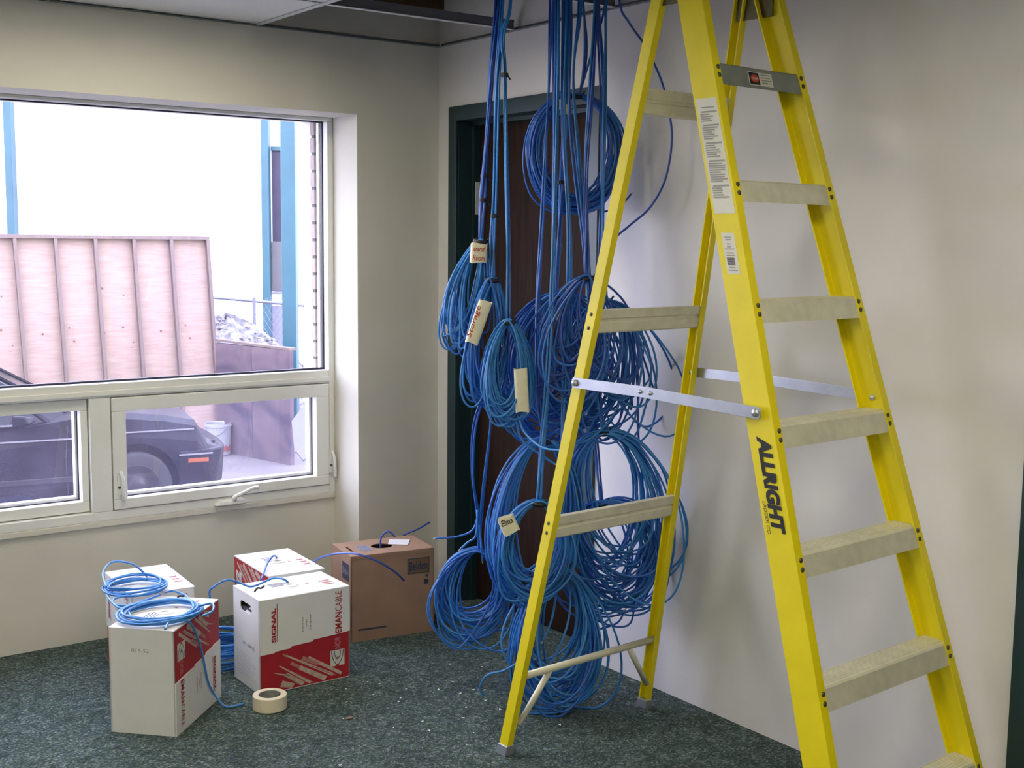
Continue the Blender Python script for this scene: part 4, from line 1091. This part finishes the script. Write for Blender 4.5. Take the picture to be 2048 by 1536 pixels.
    return root

UPY = -190     # strands run on above the open ceiling
coil('blue cable coil with a two line red handwritten tape label, topmost on the left', (962, 480), (914, 704), 33, .20, 26, .6, [CBL[3], CBL[0]], messy=.09, wob=.008, depth=.025, tiew=.016,
     wraps=[(969, 352, .155, .011), (966, 400, .18, .011)],
     leads=[(((1003, UPY, .02), (995, 0, .04), (982, 140, .08), (972, 300, .14), (966, 400, .18), (962, 484, .20)), 5, 1)],
     tape=((957, 506), 33, 38, 0.05, None, M['red_ink'], (('oard', 1, 3, -.05, 22, 11), ('Room', 1, -15, -.05, 24, 11))))
coil('narrow blue cable coil with a long slanted tape label reading Storage', (985, 556), (964, 802), 36, .26, 28, .45, [CBL[0], CBL[1]], messy=.07, wob=.006, tiew=.017,
     wraps=[(989, 432, .222, .011)],
     leads=[(((1012, UPY, .04), (1005, 0, .06), (994, 180, .12), (990, 380, .2), (986, 480, .24), (985, 560, .26)), 4, 0)],
     tape=((957, 645), 27, 88, 0.32, None, M['red_ink'], (('Storage', -2, -1, math.pi / 2, 66, 13),)),
     tails=[(((985, 560, .28), (992, 600, .29), (1000, 640, .30), (1003, 690, .31)), 0)])
coil('round blue cable coil with a blank whitish tape on its right side', (1016, 640), (1016, 843), 46, .33, 38, .35, [CBL[0], CBL[0], CBL[3]], messy=.06, wob=.005, tiew=.017,
     wraps=[(1009, 150, .14, .010)],
     leads=[(((1012, UPY, .06), (1019, 0, .08), (1005, 70, .1), (1009, 150, .14), (1013, 330, .22), (1016, 500, .28), (1016, 642, .33)), 3, 0)],
     tape=((1043, 782), 27, 86, -0.06, None, M['red_ink'], ()),
     tails=[(((1035, 830, .35), (1050, 865, .38), (1085, 895, .45), (1135, 902, .52)), 3), (((1030, 832, .35), (1045, 880, .36), (1090, 915, .38), (1110, 928, .4)), 0)])
coil('large even ring of blue cable hanging in front of the door head', (1152, 190), (1150, 430), 92, .00, 40, 0.0, [CBL[1], CBL[0], CBL[1]], messy=.05, wob=.006, depth=.02, tiew=.018, sizes=(.84, 1.02),
     leads=[(((1150, UPY, .0), (1166, 0, .0), (1172, 90, .0), (1166, 150, .0), (1158, 192, .0)), 2, 1), (((1225, UPY, .0), (1213, 0, .0), (1188, 90, .0), (1165, 165, .0), (1158, 192, .0)), 1, 2)],
     tape=((1126, 212), 34, 15, 0.5, None, M['red_ink'], ()),
     tails=[(((1200, 425, .01), (1230, 418, .02), (1248, 405, .02), (1262, 388, .02)), 2)])
coil('broad blue cable coil with small white tape, at mid height on the door', (1116, 588), (1126, 892), 92, .10, 52, .12, [CBL[0], CBL[1], CBL[1]], messy=.16, wob=.012, depth=.06, sizes=(.70, 1.04),
     wraps=[(1123, 365, .062, .013)],
     leads=[(((1118, UPY, -.02), (1113, 0, -.01), (1110, 200, .02), (1108, 400, .05), (1110, 592, .10)), 4, 1), (((1120, UPY, -.02), (1140, 0, .0), (1134, 180, .02), (1124, 350, .06), (1118, 480, .08), (1112, 592, .10)), 4, 1)],
     tape=((1122, 624), 12, 34, 0.15, None, M['red_ink'], ()))
coil('tangled violet blue cable coil tied high beside the left rear ladder rail', (1176, 552), (1142, 795), 62, .30, 28, .45, [CBL[2], CBL[1]], messy=.20, wob=.014, depth=.05, sizes=(.60, 1.05),
     leads=[(((1188, UPY, .05), (1192, 0, .08), (1183, 170, .14), (1173, 330, .2), (1172, 450, .26), (1176, 555, .30)), 4, 2), (((1155, UPY, .04), (1140, 0, .08), (1138, 200, .14), (1150, 330, .2), (1166, 470, .26), (1175, 553, .3)), 3, 1)])
coil('loose tangled blue cable coil spilling right behind the rear ladder rail', (1212, 600), (1228, 885), 66, .17, 28, .2, [CBL[1], CBL[0]], messy=.22, wob=.016, depth=.05, sizes=(.60, 1.05),
     leads=[(((1212, UPY, .0), (1210, 0, .02), (1210, 200, .06), (1208, 340, .1), (1205, 480, .14), (1211, 602, .17)), 3, 0)],
     tails=[(((1262, 640, .15), (1278, 690, .15), (1295, 740, .15), (1306, 775, .15)), 2), (((1272, 730, .15), (1276, 800, .15), (1276, 850, .16), (1278, 890, .16)), 2), (((1262, 820, .16), (1262, 790, .16), (1265, 812, .16)), 2)])
coil('wide blue cable coil whose arc sweeps left above the square cream tape label', (1092, 878), (1052, 1190), 78, .26, 30, .10, [CBL[0], CBL[1], CBL[3]], messy=.07, wob=.010, depth=.03, sizes=(.86, 1.03),
     leads=[(((1112, UPY, .0), (1104, 0, .02), (1097, 200, .06), (1084, 430, .14), (1074, 640, .2), (1078, 800, .24), (1090, 880, .26)), 3, 1)])
coil('big open blue cable coil of wide hoops over the right wall', (1208, 862), (1240, 1200), 96, .22, 30, .08, [CBL[0], CBL[0], CBL[1]], messy=.13, wob=.012, depth=.04, sizes=(.68, 1.04),
     leads=[(((1150, UPY, .0), (1160, 0, .02), (1146, 150, .06), (1160, 330, .1), (1178, 560, .14), (1190, 740, .2), (1206, 864, .22)), 3, 0)])
coil('blue cable coil with a square cream tape label handwritten in black', (1078, 1002), (1058, 1205), 74, .42, 28, .15, [CBL[0], CBL[0], CBL[1]], messy=.08, wob=.006, depth=.02, sizes=(.72, 1.03), tiew=.018,
     leads=[(((1112, UPY, .05), (1116, 0, .08), (1112, 230, .16), (1106, 480, .26), (1098, 720, .35), (1084, 900, .40), (1078, 1004, .42)), 4, 0)],
     tape=((1017, 1052), 34, 34, -0.42, None, M['black'], (('Elma', 0, 3, 0, 24, 12),)))
coil('thin sparse blue cable hoops hanging low against the right wall', (1204, 1004), (1240, 1232), 88, .17, 30, .05, [CBL[0], CBL[1]], messy=.17, wob=.018, depth=.05, sizes=(.60, 1.04),
     leads=[(((1200, UPY, .0), (1195, 0, .0), (1205, 200, .02), (1200, 500, .06), (1185, 760, .1), (1195, 920, .14), (1204, 1006, .17)), 3, 1)],
     tails=[(((1190, 1225, .2), (1205, 1245, .2), (1218, 1238, .2)), 0), (((1272, 1180, .18), (1285, 1200, .18), (1292, 1208, .18)), 0), (((1200, 1258, .18), (1235, 1245, .18), (1250, 1220, .18)), 1)])
coil('lowest blue cable coil trailing onto the carpet behind the ladder bar', (1125, 1130), (1096, 1432), 88, .36, 46, .45, [CBL[0], CBL[1], CBL[3]], messy=.13, wob=.012, depth=.05, sizes=(.66, 1.03), tiew=.018,
     leads=[(((1125, UPY, .05), (1130, 0, .08), (1128, 250, .16), (1140, 480, .22), (1130, 760, .28), (1126, 960, .33), (1124, 1132, .36)), 4, 0)],
     tails=[(((1112, 1190, .38), (1103, 1240, .38), (1085, 1283, .39)), 0), (((1060, 1310, .40), (1010, 1340, .40), (975, 1350, .4), (960, 1375, .38), (968, 1392, .36)), 3)])
coil('blue cable coil hanging alone at lower left before the brown box', (957, 1098), (930, 1286), 74, .12, 30, .25, [CBL[0], CBL[3], CBL[1]], messy=.16, wob=.010, depth=.04, sizes=(.68, 1.05), tiew=.010,
     leads=[(((975, 770, .20), (950, 850, .18), (945, 950, .15), (955, 1030, .13), (958, 1098, .12)), 3, 1), (((985, 790, .22), (982, 860, .18), (972, 950, .15), (962, 1030, .13), (957, 1098, .12)), 2, 0)],
     tails=[(((957, 1030, .13), (945, 1060, .13), (915, 1073, .12), (870, 1077, .12)), 1), (((955, 1020, .14), (952, 1070, .14), (935, 1085, .13), (921, 1098, .13)), 3), (((958, 1050, .14), (962, 1085, .14), (965, 1122, .14)), 3)])
# single strand looping over the right wall
lc = MB().tube(spline([at(1232, UPY, .05), at(1238, -5, .08), at(1258, 45, .08), at(1290, 92, .08), at(1322, 160, .16), at(1340, 235, .20), at(1343, 290, .20), at(1330, 360, .20), at(1300, 415, .16), at(1258, 452, .10), at(1230, 478, .10), at(1214, 520, .12), at(1210, 590, .15)], 8), CR, 8).build('cable', CBL[2], smooth=True, recalc=False)
tag(lc, 'single thin dark blue cable bowing out over the right wall behind the ladder', 'cable')

# coils lying on the boxes and floor
def flat_coil(label, c, rx, ry, ang, turns, z0, mats_, jit=.012, lift=.012, extra=(), tilt=0.0, group=None):
    root = empty('cable_coil', (c[0], c[1], z0)); tag(root, label, 'cable', group)
    mb = MB(); ca, sa = math.cos(ang), math.sin(ang); pts = []
    n = 40
    dx = dy = 0; sr = 1
    for t in range(turns):
        ndx, ndy, nsr = rnd.gauss(0, jit), rnd.gauss(0, jit), rnd.uniform(.86, 1.06)
        for i in range(n):
            q = i / n; a = 2 * math.pi * q
            ddx, ddy, ss = dx + (ndx - dx) * q, dy + (ndy - dy) * q, sr + (nsr - sr) * q
            x, y = rx * ss * math.cos(a) + ddx, ry * ss * math.sin(a) + ddy
            z = z0 + CR + .001 + lift * t / turns + rnd.gauss(0, .0004) + .004 * (1 + math.sin(2 * a + t))+ tilt * (1 - math.sin(a)) * .5
            pts.append(Vector((c[0] + ca * x - sa * y, c[1] + sa * x + ca * y, z)))
        dx, dy, sr = ndx, ndy, nsr
    mb.tube(pts, CR, 6)
    mb.build('cable_loops', mats_, root, smooth=True, recalc=False)
    for e in extra:
        MB().tube(spline(e, 8), CR, 6).build('loose_end', mats_[0], root, smooth=True, recalc=False)
    return root
zt = .3545
cA = onz(322, 1232, zt)
ez = Vector((0, 0, 1))
pA = [onz(405, 1232, .375), onz(425, 1222, .385), onz(424, 1207, .385), onz(395, 1213, .378)]
edge = Vector((-1.455, -.775, .0))
uAn = Vector((math.sin(TH_A), -math.cos(TH_A), 0))       # outward normal of the printed side
def onA(s_, z, off=.010): return Vector((-1.583, -.895, 0)) + uA * s_ + uAn * off + ez * z
pA2 = [onz(330, 1258, .372), Vector((-1.583, -.895, .370)) + uA * .04 + uAn * -.03, onA(.09, .358, .012), onA(.16, .27, .014), onA(.20, .19, .012), onA(.235, .10, .012), onA(.285, .035, .014), onz(449, 1412, .006), onz(466, 1413, .006), onz(488, 1407, .008)]
flat_coil('pale blue cable coil lying flat on top of the front left box', cA, .135, .118, R(0), 9, zt, [CBL[3]], jit=.007, lift=.018, extra=[pA, pA2])
cB = onz(270, 1172, .375)
pB = [onz(212, 1175, .40), onz(206, 1145, .42), onz(225, 1124, .43), onz(262, 1127, .42), onz(285, 1143, .39), onz(293, 1153, .36)]
pB2 = [onz(330, 1185, .38), onz(345, 1182, .372), onz(370, 1190, .365), onz(378, 1200, .362)]
pB3 = [onz(212, 1190, .38), onz(232, 1212, .375), onz(255, 1222, .37), onz(262, 1235, .366)]
pB4 = [onz(320, 1190, .372), onz(260, 1210, .372), onz(228, 1208, .374), onz(230, 1197, .376), onz(260, 1190, .378)]
flat_coil('loose pale blue cable coil resting on the half hidden back box', cB, .098, .115, R(-30), 6, .3545, [CBL[3]], jit=.012, lift=.022, extra=[pB, pB2, pB3, pB4], tilt=.01)
flat_coil('blue cable coil lying on the carpet in the gap between the boxes', (-1.19, -.315, 0), .118, .125, 0, 20, 0.0, [CBL[0]], jit=.008, lift=.10)
def loose(label, pts, mi_=1):
    o = MB().tube(spline(pts, 8), CR, 8).build('cable', CBL[mi_], smooth=True, recalc=False); tag(o, label, 'cable'); return o
C_top = .347
loose('blue cable arching from the box with the hand hole down to the carpet', [onz(577, 1166, C_top), onz(566, 1158, .365), onz(545, 1157, .36), onz(505, 1173, .358), onz(480, 1166, .37), onz(455, 1160, .385), onz(430, 1172, .37), onz(419, 1190, .33), Vector((-1.27, -.50, .20)), Vector((-1.265, -.47, .08))], 0)
loose('dark blue cable bent out of the farthest back white box', [onz(553, 1120, .340), onz(552, 1113, .36), onz(545, 1113, .375), onz(534, 1128, .37), onz(526, 1150, .362), onz(522, 1160, .356)], 1)
loose('violet blue cable arching from the back white box across the brown box', [onz(628, 1122, .36), onz(650, 1112, .40), onz(680, 1107, .44), onz(718, 1109, .46), onz(760, 1125, .43), onz(790, 1144, .38), onz(808, 1161, .33)], 2)
hc = fE['top'][0] + fE['top'][1] * .170 + fE['top'][2] * .115
loose('short violet cable curling up out of the round hole in the brown box', [hc + ez * -.05, hc + ez * .0, hc + ez * .035 + Vector((.004, 0, 0)), hc + ez * .058 + Vector((.020, -.012, 0)), hc + ez * .056 + Vector((.036, -.02, 0)), hc + ez * .036 + Vector((.052, -.03, 0))], 2)
loose('short straight violet cable end sticking up behind the brown box', [onz(806, 1071, .345), onz(818, 1065, .358), onz(836, 1058, .372), onz(860, 1044, .395)], 2)
# small black clips on the boxes
for px, py, lab in ((518, 1181, 'small black cable tie lying on the box with the hand hole'), (362, 1197, 'small black cable tie beside the coil on the front left box')):
    c = onz(px, py, .356)
    t_ = MB().tube(spline([c + Vector((-.022, -.012, .003)), c + Vector((-.006, 0, .010)), c + Vector((.01, .004, .006)), c + Vector((.026, .012, .010))], 5), .0035, 6).build('cable_tie', M['tie'], smooth=True); tag(t_, lab, 'cable tie')

# ------------------------------------------------------------------ white scraps on the carpet
scr = [(964, 1334), (877, 1380), (921, 1387), (947, 1381), (969, 1381), (971, 1402), (932, 1416), (928, 1437), (947, 1466), (845, 1444), (858, 1462), (933, 1490), (1201, 1394), (1168, 1374), (759, 1368), (692, 1378), (747, 1390), (694, 1405), (801, 1397), (797, 1404), (686, 1438), (787, 1456), (812, 1379), (680, 1532), (900, 1330), (1262, 1362), (1120, 1450), (735, 1365), (1000, 1420), (905, 1365)]
for px, py in scr:
    c = onz(px, py, .004); a0 = rnd.random() * 6.3; r_ = rnd.uniform(.0035, .0065)
    q = [c + Vector((math.cos(a0 + i * 2.1) * r_ * rnd.uniform(.7, 1.3), math.sin(a0 + i * 2.1) * r_ * rnd.uniform(.7, 1.3), .0015 + rnd.uniform(0, .003))) for i in range(3)]
    o = MB().hexa([p - ez * .001 for p in q], q).build('paper_scrap', M['paper'])
    tag(o, 'tiny white paper scrap scattered on the dark carpet near the ladder', 'scrap', 'white scraps on the carpet')
c = onz(697, 1436, .004)
o = MB().hexa([c + Vector((-.012, -.004, -.001)), c + Vector((.012, -.007, -.001)), c + Vector((.012, .001, -.001)), c + Vector((-.010, .004, -.001))], [c + Vector((-.012, -.004, .002)), c + Vector((.012, -.007, .004)), c + Vector((.012, .001, .003)), c + Vector((-.010, .004, .002))]).build('cardboard_scrap', M['card_brown'])
tag(o, 'small tan cardboard scrap on the carpet in front of the boxes', 'scrap')
